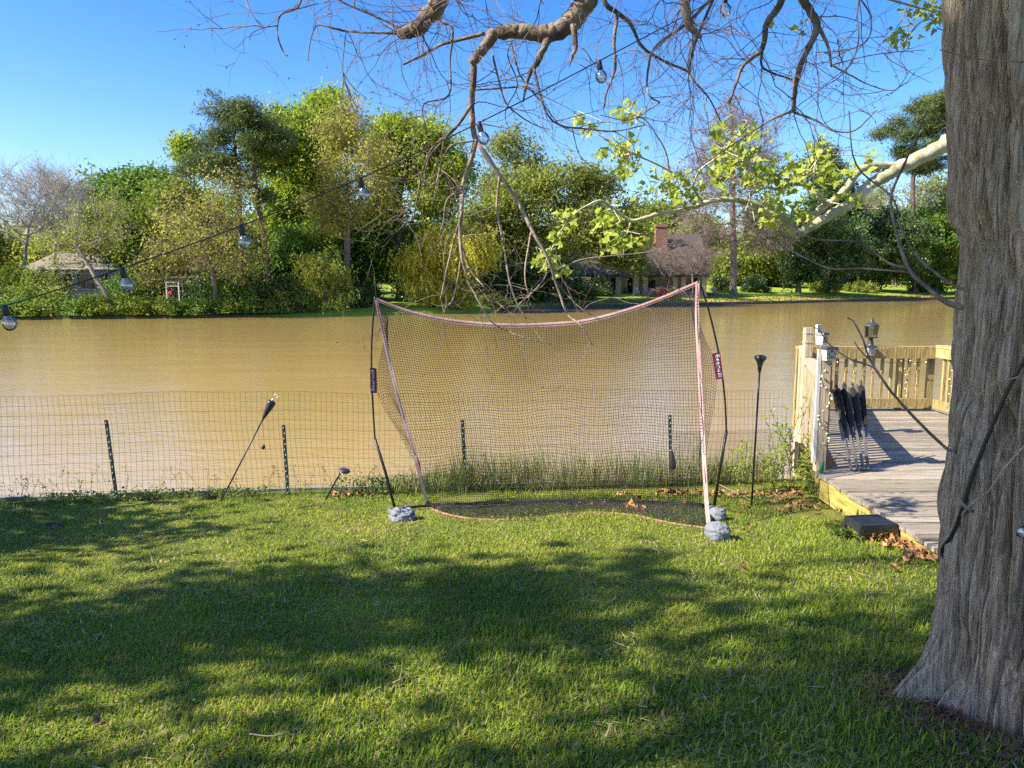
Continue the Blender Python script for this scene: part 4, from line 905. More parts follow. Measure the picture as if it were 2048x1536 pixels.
# ------------------------------------------------------------------ golf net
NB = G(790, 1014); NBr = G(1428, 1012)
ty = 6.85
t = thing('golf_net', 'golf practice net with pink straps strung between bowed black poles', 'net', (float((NB[0] + NBr[0]) / 2), float(NB[1]), float(gz(.3, NB[1]))))
TL = P(752, 599, ty); TR = P(1395, 566, ty)
lp = [NB + np.array([0, 0, -.02]), P(771, 945, 7.02), P(750, 882, 6.99), P(744, 780, 6.96), P(743, 700, 6.93), P(746, 640, 6.9), P(750, 594, ty)]
rp = [NBr + np.array([0, 0, -.02]), P(1441, 930, 7.0), P(1453, 866, 6.98), P(1449, 790, 6.95), P(1438, 710, 6.92), P(1420, 630, 6.9), P(1399, 561, ty)]
for pl in (lp, rp):
    MB().tube(catmull(pl[2:], 8), .0085, 8).build('pole', M['black_metal'], t, True)
    MB().tube([pl[0], pl[1], pl[2] + np.array([0, 0, .02])], .0135, 8).build('pole_sleeve', M['black_metal'], t, True)
bt = [G(800, 1024) + np.array([0, -.02, .03]), G(850, 1018) + np.array([0, 0, .03]), G(1000, 1012) + np.array([0, 0, .03]), G(1100, 1009) + np.array([0, 0, .035]), G(1250, 1010) + np.array([0, 0, .03]), G(1400, 1016) + np.array([0, 0, .03]), G(1425, 1018) + np.array([0, 0, .03])]
MB().tube(catmull(bt, 6), .014, 8).build('base_tube', M['black_metal'], t, True)
at = [G(1424, 1018) + np.array([0, 0, .035]), G(1421, 1040) + np.array([0, 0, .035]), G(1418, 1062) + np.array([0, 0, .03])]
arm = MB().tube(at, .019, 10).build('side_arm', M['black_metal'], t, True)
for f_ in (.12, .3, .55, .75, .95):
    q = at[0] * (1 - f_) + at[2] * f_; d_ = (at[2] - at[0]) / np.linalg.norm(at[2] - at[0]); MB().tube([q - d_ * .008, q + d_ * .008], .0225, 10).build('tape_ring', M['grey_paint'], arm, True)
# strap lines
Lp = catmull([TL, P(762, 645, 6.86), P(778, 720, 6.86), P(800, 810, 6.86), P(824, 890, 6.86), P(843, 965, 6.87), G(857, 1016) + np.array([0, 0, .025])], 10)
Rp = catmull([TR, P(1394, 640, 6.78), P(1398, 720, 6.68), P(1402, 800, 6.58), P(1407, 900, 6.42), P(1412, 990, 6.26), G(1417, 1056) + np.array([0, 0, .03])], 10)
Tp = catmull([TL, P(820, 624, 6.9), P(900, 641, 6.93), P(1000, 650, 6.95), P(1090, 649, 6.95), P(1180, 640, 6.93), P(1290, 609, 6.9), TR], 10)
Bp = catmull([G(q[0], q[1]) + np.array([0, 0, .02]) for q in ((857, 1016), (890, 1028), (940, 1037), (1020, 1039), (1100, 1032), (1180, 1025), (1260, 1030), (1340, 1046), (1417, 1057))], 8)
def ribbon(pts, w, side, name='strap', mt='strap'):
    pts = np.asarray(pts); V = []
    sd = np.asarray(side, float)
    for p in pts: V += [p - sd * w / 2 + (0, -.0015, 0), p + sd * w / 2 + (0, -.0015, 0), p + sd * w / 2 + (0, .0015, 0), p - sd * w / 2 + (0, .0015, 0)]
    Fc = []
    for i in range(len(pts) - 1):
        for k in range(4): Fc.append((i * 4 + k, i * 4 + (k + 1) % 4, i * 4 + 4 + (k + 1) % 4, i * 4 + 4 + k))
    Fc += [(3, 2, 1, 0), tuple(len(V) - 4 + k for k in range(4))]
    return obj(name, V, Fc, M[mt], t)
ribbon(Tp, .034, (0, 0, 1)); ribbon(Lp, .03, (.95, .2, .2)); ribbon(Rp, .034, (1, 0, 0)); ribbon(Bp - np.array([0, 0, .017]), .03, (0, .97, .2), 'strap', 'strap_worn')
# fold line in the top strap
m = MB(); m.tube([p + np.array([0, -.003, -.002]) for p in Tp], .0022, 4); m.build('stitching', M['label_red'], t)
# netting sheet
def along(pl, f_):
    d_ = np.concatenate([[0], np.cumsum(np.linalg.norm(np.diff(pl, axis=0), axis=1))]); d_ /= d_[-1]
    return np.array([np.interp(f_, d_, pl[:, k]) for k in range(3)])
bt_s = catmull(bt[1:6], 8)
def sheet(u, v):
    Tt = along(Tp, u); K = along(bt_s, u) + np.array([0, .01, 0]); B_ = along(Bp, u); bil = math.sin(math.pi * u) ** .7
    e1 = along(Lp, .36) * (1 - u) + along(Rp, .36) * u; e2 = along(Lp, .72) * (1 - u) + along(Rp, .72) * u
    e1 = e1 + np.array([0, .36 * bil, -.06 * bil]); e2 = e2 + np.array([0, .42 * bil, -.04 * bil])
    if u < .02: K = along(Lp, .97)
    q = [2 * Tt - e1, Tt, e1, e2, K, B_, B_]
    kn = [0, .34, .68, .91, 1.0]
    i = max(k for k in range(4) if v >= kn[k] - 1e-9); f_ = (v - kn[i]) / (kn[i + 1] - kn[i])
    if i == 3: return K * (1 - f_) + B_ * f_ + np.array([0, 0, .01 * math.sin(math.pi * f_) * (1 + math.sin(u * 40))])
    a, b, c, d = q[i], q[i + 1], q[i + 2], q[i + 3]
    return .5 * (2 * b + (c - a) * f_ + (2 * a - 5 * b + 4 * c - d) * f_ ** 2 + (3 * b - a - 3 * c + d) * f_ ** 3)
nu, nv = 122, 84
grid = np.array([[sheet(i / nu, j / nv) for j in range(nv + 1)] for i in range(nu + 1)])
ui = np.linspace(0, 1, nu + 1)[:, None]; vi = np.linspace(0, 1, nv + 1)[None]
msk = np.sin(np.pi * ui) ** .5 * np.sin(np.pi * np.minimum(vi / .9, 1)) ** .5
msk = np.nan_to_num(msk)
grid[..., 0] += msk * (.014 * np.sin(vi * 9 + ui * 17) + .02 * (vn(ui * 9 + 3, vi * 6 + 0 * ui) - .5))
grid[..., 2] += msk * (.022 * np.sin(ui * 21 + vi * 6) + .05 * (vn(ui * 7, vi * 5 + 0 * ui) - .5))
grid[..., 1] += msk * .12 * (vn(ui * 5 + 30, vi * 4 + 0 * ui) - .5)
def net_geo(g, r):
    a = g[:, :-1].reshape(-1, 3); b = g[:, 1:].reshape(-1, 3); c = g[:-1].reshape(-1, 3); d = g[1:].reshape(-1, 3)
    return cat([frusta(a, b, r, r, 3), frusta(c, d, r, r, 3)])
V, Fc = net_geo(grid, .0019)
# slack netting lying in folds on the grass between the tube and the hem
hp = []
for lay in range(1):
    rgl = np.random.default_rng(lay); nu2, nv2 = 120, 16
    g2 = np.array([[along(bt_s, i / nu2) * (1 - j / nv2) + along(Bp, i / nu2) * (j / nv2) for j in range(nv2 + 1)] for i in range(nu2 + 1)])
    g2[..., 2] += .012 + .022 * vn(np.arange(nu2 + 1)[:, None] * .25 + lay * 9, np.arange(nv2 + 1)[None] * .4) ; g2[..., :2] += rgl.normal(size=g2[..., :2].shape) * .006
    hp.append(net_geo(g2, .0019))
V, Fc = cat([(V, Fc)] + hp)
o = obj('netting', V, Fc, M['cord_net'], t); o['kind'] = 'stuff'
# side panels of the netting reaching out to the poles
def side_panel(inner, outer, n1, n2, bulge):
    g = np.zeros((n1 + 1, n2 + 1, 3))
    for i in range(n1 + 1):
        for j in range(n2 + 1):
            u, v = i / n1, j / n2; a = along(inner, .06 + .78 * v); b = along(outer, v)
            g[i, j] = a * (1 - u) + b * u + np.array([bulge * math.sin(math.pi * u) * math.sin(math.pi * v), .25 * math.sin(math.pi * u), .012 * math.sin(u * 9 + v * 14)])
    V, Fc = net_geo(g, .0019); o = obj('side_netting', V, Fc, M['cord_net'], t); o['kind'] = 'stuff'
side_panel(Lp, catmull([P(774, 640, 6.95), P(764, 700, 6.95), P(757, 738, 6.95), P(757, 788, 6.95), P(785, 845, 7.0), P(824, 915, 7.0)], 8), 14, 52, -.01)
side_panel(Rp, catmull([P(1396, 640, 6.95), P(1412, 680, 6.95), P(1424, 708, 6.94), P(1433, 760, 6.95), P(1423, 840, 7.0), P(1411, 905, 7.0)], 8), 14, 52, .01)
# labels with lettering
def label(corners, text, rot):
    a, b, c, d = [np.asarray(q) for q in corners]      # left-bottom, right-bottom, right-top, left-top
    off = np.array([0, .004, 0])
    V = [a, b, c, d, a + off, b + off, c + off, d + off]
    lb = obj('label', V, [(0, 1, 2, 3), (7, 6, 5, 4), (0, 4, 5, 1), (1, 5, 6, 2), (2, 6, 7, 3), (3, 7, 4, 0)], M['label_red'], t)
    cu = bpy.data.curves.new('lettering', 'FONT'); cu.body = text; cu.size = 1; cu.align_x = 'CENTER'; cu.align_y = 'CENTER'; cu.offset = .012
    tmp = bpy.data.objects.new('lettering', cu); COL.objects.link(tmp); dg = bpy.context.evaluated_depsgraph_get()
    me = bpy.data.meshes.new_from_object(tmp.evaluated_get(dg)); bpy.data.objects.remove(tmp)
    co = np.zeros(len(me.vertices) * 3, np.float32); me.vertices.foreach_get('co', co); co = co.reshape(-1, 3)
    w_ = co[:, 0].max() - co[:, 0].min(); hgt = .72
    u = co[:, 0] / w_ * .84; v = co[:, 1] / hgt * .52
    if rot > 0: fx, fy = .42 - v, .5 + u                 # reads upwards
    else: fx, fy = .58 + v, .5 - u                       # reads downwards
    pts = (a[None] * ((1 - fx) * (1 - fy))[:, None] + b[None] * (fx * (1 - fy))[:, None] + c[None] * (fx * fy)[:, None] + d[None] * ((1 - fx) * fy)[:, None]) + np.array([0, -.0025, 0])
    faces = [tuple(p.vertices) for p in me.polygons]; bpy.data.meshes.remove(me)
    obj('lettering', pts, faces, M['print_white'], lb)
label([P(741, 786, 6.925), P(754, 786, 6.95), P(753, 737, 6.95), P(740, 735, 6.925)], 'Bearwill', 1)
label([P(1432, 759, 6.93), P(1447, 757, 6.91), P(1440, 703, 6.91), P(1424, 708, 6.93)], 'Bearwill', -1)

# ------------------------------------------------------------------ sandbags
def bag(lbl, c, size, seed, tilt=0, crumple=.12):
    n1, n2 = 72, 48; th = np.linspace(0, 2 * np.pi, n1, endpoint=False)[:, None]; ph = np.linspace(.02, np.pi - .02, n2)[None]
    x = np.cos(th) * np.sin(ph); y = np.sin(th) * np.sin(ph); z = np.cos(ph) + 0 * th
    x, y, z = [np.sign(q) * np.abs(q) ** .75 for q in (x, y, z)]
    k = 1 + crumple * (vn((th / (2 * np.pi)) * 8 + 0 * ph, ph * 3 + seed * 11, 8) - .5) + crumple * .22 * (np.abs(vn((th / (2 * np.pi)) * 30 + 0 * ph, ph * 13 + seed * 3, 30) - .5)) + crumple * 1.1 * (np.abs(vn((th / (2 * np.pi)) * 16 + 0 * ph, ph * 7 + seed * 5, 16) - .5)) - .06 * (np.sin(ph * 9 + seed + 1.3 * np.sin(th * 2)) > .75)
    V = np.stack([x * k * size[0] / 2, y * k * size[1] / 2, np.maximum(z * k, -.8) * size[2] / 2], -1)
    ca, sa = math.cos(tilt), math.sin(tilt); V = np.stack([V[..., 0] * ca - V[..., 1] * sa, V[..., 0] * sa + V[..., 1] * ca, V[..., 2]], -1)
    V = V.reshape(-1, 3) + np.array([c[0], c[1], c[2] + size[2] * .4])
    ii = np.arange(n1 * n2).reshape(n1, n2); i2 = np.roll(ii, -1, 0)
    Fc = np.stack([ii[:, :-1], ii[:, 1:], i2[:, 1:], i2[:, :-1]], -1).reshape(-1, 4)
    o = obj('sandbag', V, Fc, M['bag_grey'], smooth=True); tag(o, lbl, 'sandbag', 'sandbags weighing down the net frame'); return o
c = G(1438, 1082); bag('plump grey sandbag, front one at the right foot of the net', (c[0], c[1] + .05, c[2] - .01), (.16, .2, .15), 1, .2, .16)
c = G(1438, 1042); bag('pale grey sandbag behind the plump one at the net right foot', (c[0], c[1] + .05, c[2] - .01), (.13, .17, .12), 2, -.2, .22)
c = G(801, 1042); bag('crumpled grey sandbag at the left foot of the net', (c[0], c[1] + .04, c[2] - .012), (.19, .17, .115), 3, .4, .5)

# ------------------------------------------------------------------ torches, stake light and bits on the fence
def ybase(px, py): return G(px, py)
b = G(441, 1004); top = P(549, 793, 7.42)
t = thing('garden_torch', 'black torch leaning against the fence at left, its cap hanging', 'torch', b, 'garden torches by the fence')
ax = (top - b) / np.linalg.norm(top - b); L0 = np.linalg.norm(top - b)
MB().tube([b - ax * .04, b + ax * L0 * .8], .0075, 8).build('pole', M['black_metal'], t, True)
hd = MB().lathe(b + ax * L0 * .78, [(.008, 0), (.012, .01), (.024, .07), (.036, .13), (.043, .18), (.043, .195), (.03, .205), (.012, .21)], 18, ax).build('torch_head', M['black_metal'], t, True)
MB().lathe(b + ax * (L0 * .78 + .205), [(.012, 0), (.012, .022), (.006, .024)], 10, ax).build('wick', M['trim'], hd, True)
q = top + np.array([.016, -.005, .004]); MB().tube([q + np.array([.018 * math.cos(a), 0, .018 * math.sin(a)]) for a in np.linspace(-1.2, 2.8, 12)], .004, 6).build('handle_hook', M['trim'], hd, True)
q = b + ax * L0 * .79; e = P(526, 889, 7.36)
MB().tube([q, e], .0012, 5).build('cap_cord', M['wire'], t)
MB().lathe(e + np.array([0, 0, -.03]), [(.008, -.02), (.016, -.01), (.022, .008), (.012, .024), (.003, .03)], 14, (.25, 0, 1)).build('snuffer_cap', M['black_metal'], t, True)
b = G(1503, 1012); top = P(1521, 712, b[1])
t = thing('garden_torch', 'upright black torch with flared bowl right of the net', 'torch', b, 'garden torches by the fence')
ax = (top - b) / np.linalg.norm(top - b); L0 = np.linalg.norm(top - b)
MB().tube([b - ax * .05, b + ax * (L0 - .14)], .0095, 8).build('pole', M['black_metal'], t, True)
hd = MB().lathe(b + ax * (L0 - .15), [(.0105, 0), (.013, .0), (.0145, .02), (.018, .022), (.02, .05), (.03, .09), (.052, .12), (.055, .128), (.054, .148), (.046, .152)], 22, ax).build('torch_bowl', M['lamp_dark'], t, True)
MB().lathe(b + ax * (L0 - .001), [(.045, 0), (.04, .006), (.012, .012)], 18, ax).build('lid', M['lamp_dark'], hd, True)
b = G(651, 1000); top = P(682, 942, b[1])
t = thing('stake_light', 'short leaning black garden stake light with flat slanted head', 'stake light', b)
ax = (top - b) / np.linalg.norm(top - b)
MB().tube([b - ax * .03, b * .3 + top * .7, top], [.009, .010, .013], 8).build('stake', M['black_plastic'], t, True)
m = MB(); m.lathe(top + np.array([.035, -.005, .004]), [(.025, -.012), (.052, -.008), (.058, .0), (.05, .012), (.02, .016)], 18, (.25, -.1, 1)); hd = m.build('light_head', M['lamp_dark'], t, True)
MB().lathe(top + np.array([.035, -.005, -.008]), [(.02, -.008), (.045, -.006), (.045, .0), (.02, .002)], 16, (.25, -.1, 1)).build('lens', M['trim'], hd, True)
# dark bottle-shaped float on the right fence post
e = P(1347, 900, 7.75)
m = MB(); m.lathe(e + np.array([0, 0, -.2]), [(.012, 0), (.03, .004), (.034, .03), (.034, .07), (.026, .13), (.013, .19), (.009, .21)], 16, (-.1, 0, 1))
tag(m.build('torch_bottle', M['black_metal'], smooth=True), 'dark bottle-shaped torch head hanging on the fence post behind net', 'torch')
e = P(1641, 938, 7.3)
t = thing('plug_cover', 'green plastic plug cover hanging at the deck corner', 'plug cover', e - np.array([0, 0, .04]))
MB().lathe(e - np.array([0, 0, .045]), [(.012, 0), (.02, .004), (.022, .05), (.018, .09), (.009, .125), (.004, .14)], 14, (.18, 0, 1)).build('shell', M['green_plastic'], t, True)
MB().tube([e + np.array([.02, 0, .085]), e + np.array([.02, 0, .18]), e + np.array([.035, .06, .3])], .003, 6).build('cord', M['green_plastic'], t)

# ------------------------------------------------------------------ deck and dock
DZ = -.18
XL, YC = 2.97, 7.36
def dleft(y): return 3.03 + max(0, y - 7.4) * .305
t = thing('deck', 'weathered grey board deck and dock with yellow edge boards', 'deck', (4.6, 7.5, -.45)); DECK = t
rr = random.Random(4)
y = 4.3
while y < YC - .1:
    a = XL - .02 + rr.uniform(-.012, .012); m = MB()
    z = DZ + rr.uniform(-.003, .003); m.hexa([(a, y, z - .035), (7.6, y, z - .035), (7.6, y + .138, z - .035), (a, y + .138, z - .035)], [(a, y + .003, z), (7.6, y + .003, z), (7.6, y + .135, z), (a, y + .135, z)])
    m.build('board', M['deck'], t); y += .1445
y += .004; 
while y < 11.2:
    a, a2 = dleft(y) - .03 + rr.uniform(-.01, .01), dleft(y + .138) - .03; xr_ = 6.15
    z = DZ - .012 + rr.uniform(-.003, .003); m = MB(); m.hexa([(a, y, z - .035), (xr_, y, z - .035), (xr_, y + .138, z - .035), (a2, y + .138, z - .035)], [(a, y + .003, z), (xr_, y + .003, z), (xr_, y + .135, z), (a2, y + .135, z)])
    m.build('board', M['deck'], t); y += .1445
for y0_, y1_ in ((4.3, 5.9), (5.905, 7.355)): MB().box((XL + .02, (y0_ + y1_) / 2, DZ - .14), (.04, y1_ - y0_, .2)).build('edge_board', M['wood_fascia'], t)
MB().box((5.0, YC + .015, DZ - .14), (4.0, .03, .19)).build('edge_board', M['wood_fascia'], t)
MB().bar((dleft(7.45), 7.45, DZ - .16), (dleft(11.2), 11.2, DZ - .16), .04, .2).build('edge_board', M['wood_yellow'], t)
for x, y in ((3.3, 8.2), (3.9, 10.2), (5.8, 8.2), (5.9, 10.9), (4.6, 9.5)): MB().lathe((x, y, -1.9), [(.1, 0), (.1, 1.62)], 12).build('pile', M['wood_post'], t, True)
for x in (3.4, 5.0, 6.6):
    for y in (4.6, 6.8): MB().box((x, y, -.45), (.14, .14, .46)).build('pier', M['wood_post'], t)
# railing
RZ = .745
t = thing('dock_railing', 'yellow-brown wooden dock railing with upright balusters', 'railing', (5, 11.05, DZ)); RAIL = t
fc, rc = np.array([dleft(11.0) + .02, 11.02]), np.array([6.05, 11.02])
MB().box(((fc[0] + rc[0]) / 2, 11.03, RZ - .02), (rc[0] - fc[0] + .1, .14, .038)).build('top_rail', M['wood_yellow'], t)
MB().box(((fc[0] + rc[0]) / 2, 10.98, RZ - .105), (rc[0] - fc[0], .04, .13)).build('rail_board', M['wood_yellow'], t)
MB().box(((fc[0] + rc[0]) / 2, 10.98, DZ + .11), (rc[0] - fc[0] - .1, .04, .13)).build('bottom_rail', M['wood_yellow'], t)
x = fc[0] + .14
while x < rc[0] - .08: MB().box((x, 11.02, (RZ + DZ) / 2 - .02), (.038, .036, RZ - DZ - .1)).build('baluster', M['wood_yellow'], t); x += .13
for x, y in ((fc[0], 11.07), (5.62, 11.09), (rc[0], 11.07)): MB().box((x, y, (RZ + DZ) / 2 - .15), (.09, .06, RZ - DZ + .22)).build('post', M['wood_yellow'], t)
MB().box((rc[0] + .06, 9.5, RZ + .005), (.14, 2.9, .038)).build('top_rail', M['wood_yellow'], t)
MB().box((rc[0] + .01, 9.5, RZ - .085), (.04, 2.88, .13)).build('rail_board', M['wood_yellow'], t)
MB().box((rc[0] + .01, 9.5, DZ + .11), (.04, 2.86, .13)).build('bottom_rail', M['wood_yellow'], t)
y = 8.2
while y < 10.9: MB().box((rc[0] + .05, y, (RZ + DZ) / 2 - .02), (.036, .038, RZ - DZ - .1)).build('baluster', M['wood_yellow'], t); y += .13
MB().box((rc[0] + .08, 10.3, (RZ + DZ) / 2 - .1), (.06, .09, RZ - DZ + .15)).build('post', M['wood_yellow'], t)
# left railing between the two tall posts and on to the corner
A1, A2, A3 = np.array([3.06, 7.5]), np.array([3.52, 9.15]), fc
def lr(a, b, name, z, w, h, mt, off=0): MB().bar((a[0] + off, a[1], z), (b[0] + off, b[1], z), w, h).build(name, mt, t)
for a, b in ((A1 + (.01, .06), A2 - (.01, .07)), (A2 + (.01, .07), A3 - (.0, .08))):
    lr(a, b, 'top_rail', RZ + .0, .13, .036, M['wood_post']); lr(a, b, 'rail_board', RZ - .09, .036, .12, M['wood_post']); lr(a, b, 'bottom_rail', DZ + .11, .036, .12, M['wood_post'])
    n = int(np.linalg.norm(b - a) / .13)
    for k in range(n):
        q = a + (b - a) * (k + .5) / n; MB().box((q[0] - .04, q[1], (RZ + DZ) / 2 - .03), (.036, .036, RZ - DZ - .1), -.3).build('baluster', M['wood_post'], t)
m = MB(); m.box((A1[0], A1[1], .39), (.09, .09, 1.2)); m.build('post', M['wood_post'], t)
m = MB(); m.box((A1[0] - .068, A1[1] - .03, .45), (.032, .032, 1.12)); m.build('white_pipe', M['white_pvc'], t)
m = MB(); m.box((A2[0], A2[1], .42), (.09, .09, 1.40)); m.box((A2[0], A2[1], .95), (.1, .1, .02)); m.box((A2[0], A2[1], 1.06), (.1, .1, .018)); m.build('post', M['wood_post'], t)
MB().box((A2[0], A2[1], -.45), (.14, .14, .36)).build('post_foot', M['black_plastic'], t)
MB().box((A1[0] + .07, A1[1] + .02, .42), (.02, .03, 1.05)).build('conduit', M['red_wood'], t)
MB().box((A1[0] + .13, A1[1] + .06, DZ + .045), (.05, .05, .09)).build('block', M['red_wood'], t)
MB().box((A1[0] + .15, A1[1] + .25, .60), (.08, .025, .13)).build('block', M['red_wood'], t)
# solar post lights with oval lattice front
def solar(lbl, c, s, rz, tilt=0):
    t = thing('solar_light', lbl, 'lamp', (c[0], c[1], c[2] - .06 * s), 'solar lights on the dock posts'); ca, sa = math.cos(rz), math.sin(rz)
    def T(x, y, z): return (c[0] + (x * ca - y * sa) * s, c[1] + (x * sa + y * ca) * s, c[2] + z * s)
    m = MB(); bt_ = [T(-.045, -.03, -.065), T(.045, -.03, -.065), T(.045, .05, -.065), T(-.045, .05, -.065)]; tp = [T(-.062, -.05, .05), T(.062, -.05, .05), T(.062, .05, .05), T(-.062, .05, .05)]
    m.hexa(bt_, tp); m.build('body', M['white_pvc'], t)
    m = MB(); m.hexa([T(-.07, -.06, .0501), T(.07, -.06, .0501), T(.07, .06, .0501), T(-.07, .06, .0501)], [T(-.06, -.05, .078), T(.06, -.05, .078), T(.06, .05, .078), T(-.06, .05, .078)]); m.build('solar_cap', M['lamp_dark'], t)
    m = MB(); q = [T(.032 * math.cos(a), -.052, .006 + .026 * math.sin(a)) for a in np.linspace(0, 2 * math.pi, 21)]; m.tube(q, .0035 * s, 5)
    m.tube([T(-.062, -.0515, .006), T(-.032, -.0515, .006)], .003 * s, 5); m.tube([T(.032, -.0515, .006), T(.062, -.0515, .006)], .003 * s, 5); m.tube([T(0, -.0535, .032), T(0, -.0535, .05)], .003 * s, 5); m.tube([T(0, -.048, -.04), T(0, -.051, -.02)], .003 * s, 5)
    m.tube([T(-.058, -.046, -.035), T(.058, -.046, -.035)], .004 * s, 5); m.build('lattice', M['lamp_dark'], t)
solar('solar light with oval lattice on the front dock post', (A1[0] + .005, A1[1] - .09, .965), .95, .15)
solar('small solar light with oval lattice under the lantern on the far rail', (P(1742, 697, 10.9)[0], 10.9, .69), .95, 0)
solar('tilted solar light hanging at the top of the tall dock post', (A2[0] + .13, A2[1] - .09, .99), 1.0, .7)
m = MB(); m.box((A2[0] + .1, A2[1] - .05, 1.09), (.07, .03, .14), .5)
tag(m.build('motion_sensor', M['white_pvc']), 'white sensor box fixed beside the tall post top', 'sensor')
# lantern
lc = np.array([P(1741, 690, 11.03)[0], 11.03, RZ])
t = thing('dock_lantern', 'black glazed coach lantern standing on the far dock rail', 'lantern', lc)
MB().lathe(lc, [(.058, 0), (.058, .012), (.04, .03), (.042, .05), (.032, .085), (.03, .1), (.035, .115)], 20).build('base', M['lamp_dark'], t, True)
m = MB(); m.box((lc[0], lc[1], lc[2] + .128), (.135, .135, .016)); m.build('bottom_plate', M['lamp_dark'], t)
for sx in (-1, 1):
    for sy in (-1, 1): MB().bar((lc[0] + sx * .058, lc[1] + sy * .058, lc[2] + .136), (lc[0] + sx * .066, lc[1] + sy * .066, lc[2] + .285), .011, .011).build('frame_bar', M['lamp_dark'], t)
for dx, dy, w_, d_ in ((0, -1, .115, .003), (0, 1, .115, .003), (-1, 0, .003, .115), (1, 0, .003, .115)): MB().box((lc[0] + dx * .0615, lc[1] + dy * .0615, lc[2] + .21), (w_, d_, .145)).build('pane', M['glass'], t)
m = MB(); m.lathe((lc[0], lc[1], lc[2] + .285), [(.098, 0), (.108, .004), (.105, .012), (.05, .052), (.035, .056), (.033, .07), (.02, .078), (.026, .092), (.01, .105), (.013, .115), (.002, .135)], 24); m.build('roof', M['lamp_dark'], t, True)
MB().lathe((lc[0], lc[1], lc[2] + .136), [(.016, 0), (.016, .04), (.014, .042)], 12).build('lamp_holder', M['lamp_dark'], t, True)
MB().lathe((lc[0], lc[1], lc[2] + .178), [(.013, 0), (.02, .02), (.021, .05), (.016, .075), (.004, .085)], 12).build('bulb', M['candle'], t, True)
# fairy lights
t = thing('fairy_lights', 'string of small leaf-shaped fairy lights wound on the dock posts', 'fairy lights', (A1[0], A1[1] - .06, .2))
pth = []
for k in range(60):
    f_ = k / 59; a = f_ * 14; pth.append((A1[0] + .056 * math.cos(a) * 1.0, A1[1] - .052 + .012 * math.sin(a), .9 - f_ * .85))
MB().tube(pth, .0025, 5).build('cord', M['green_plastic'], t)
rg = np.random.default_rng(31)
pth2 = [(fc[0] + .1 + k * .045, 10.955 - .004, RZ - .2 - .03 * abs(math.sin(k * .42))) for k in range(41)]
MB().tube(pth2, .003, 5).build('cord', M['black_plastic'], t)
pth3 = [(5.66 + .03 * math.sin(k * .9), 11.0 - .035, RZ - .16 - k * .035) for k in range(20)]; MB().tube(pth3, .0025, 5).build('cord', M['green_plastic'], t)
pth4 = [(rc[0] - .02, 10.5 - .03 * math.sin(k * .9), RZ - .16 - k * .035) for k in range(20)]; MB().tube(pth4, .0025, 5).build('cord', M['green_plastic'], t)
M['fairy'] = mat('fairy_bulb', [(.72, .68, .5), (.8, .78, .68)], 8, .5)
for src, st, off in ((pth, 3, .012), (pth2, 4, .012), (pth3, 3, .012), (pth4, 3, .012)):
    for k in range(1, len(src), st):
        q = np.array(src[k]) + rg.normal(size=3) * .01 + np.array([0, -off, -.006])
        d_ = rg.normal(size=3); d_[2] -= .5; MB().lathe(q, [(.002, -.014), (.009, -.004), (.008, .006), (.001, .016)], 6, d_).build('bulb', M['fairy'], t, True)

# ------------------------------------------------------------------ folded chairs leaning on the post, black step
def folded(lbl, bot, top, w, seed):
    a = P(bot[0], bot[1], 7.42); a[2] = DZ - .008; b = P(top[0], top[1], 7.82); t = thing('folded_chair', lbl, 'chair', a, 'folded chairs leaning by the dock post')
    ax = (b - a) / np.linalg.norm(b - a); L0 = np.linalg.norm(b - a); sd = np.cross(ax, [0, 1, 0]); sd /= np.linalg.norm(sd); bk = np.cross(sd, ax)
    mid = a + ax * L0 * .38
    MB().bar(a, a + ax * L0 * .66, .026, .016, (0, 1, 0)).build('leg', M['chair_metal'], t)
    MB().bar(a + bk * -.05 + sd * .02, a + ax * L0 * .55 + bk * -.05 + sd * .035, .022, .014, (0, 1, 0)).build('leg', M['chair_metal'], t)
    MB().bar(mid + sd * -.022, b + sd * -.03, .02, .016, (0, 1, 0)).build('back_tube', M['chair_metal'], t)
    MB().bar(mid + sd * .034 + bk * -.03, b + sd * .03 - ax * .03 + bk * -.03, .018, .016, (0, 1, 0)).build('back_tube', M['chair_metal'], t)
    MB().hexa([mid + ax * .1 + sd * -.010 + bk * -.03, mid + ax * .1 + sd * .016 + bk * -.03, mid + ax * .1 + sd * .016 + bk * -.08, mid + ax * .1 + sd * -.010 + bk * -.08], [b - ax * .09 + sd * -.016 + bk * -.03, b - ax * .05 + sd * .018 + bk * -.03, b - ax * .05 + sd * .018 + bk * -.10, b - ax * .09 + sd * -.016 + bk * -.10]).build('seat_fabric', M['fabric_black'], t)
    m = MB(); c = mid + bk * .014 + sd * .004
    m.tube([c + sd * -.014 + ax * .035, c + sd * .006 + ax * .02, c + sd * .012 + ax * -.005, c + sd * .002 + ax * -.03], [.012, .016, .016, .01], 6); m.build('hinge', M['grey_paint'], t)
    MB().tube([c + ax * .03 - bk * .02 + sd * -.008, c + ax * .03 + bk * .012 + sd * -.008], .006, 8).build('rivet', M['lamp_dark'], t)
    MB().lathe(b - ax * .005 + sd * -.03, [(.011, 0), (.013, .01), (.012, .03), (.004, .034)], 10, ax).build('end_cap', M['black_plastic'], t, True)
folded('folded black chair, leftmost of the bundle, touching the post', (1703, 939), (1668, 775), .05, 1)
folded('folded black chair in the middle of the leaning bundle', (1716, 941), (1681, 773), .05, 2)
folded('folded black chair at the right of the bundle, standing steepest', (1737, 942), (1716, 765), .05, 3)
folded('folded black chair, rear one tucked between the middle and right chairs', (1727, 940), (1699, 770), .05, 4)
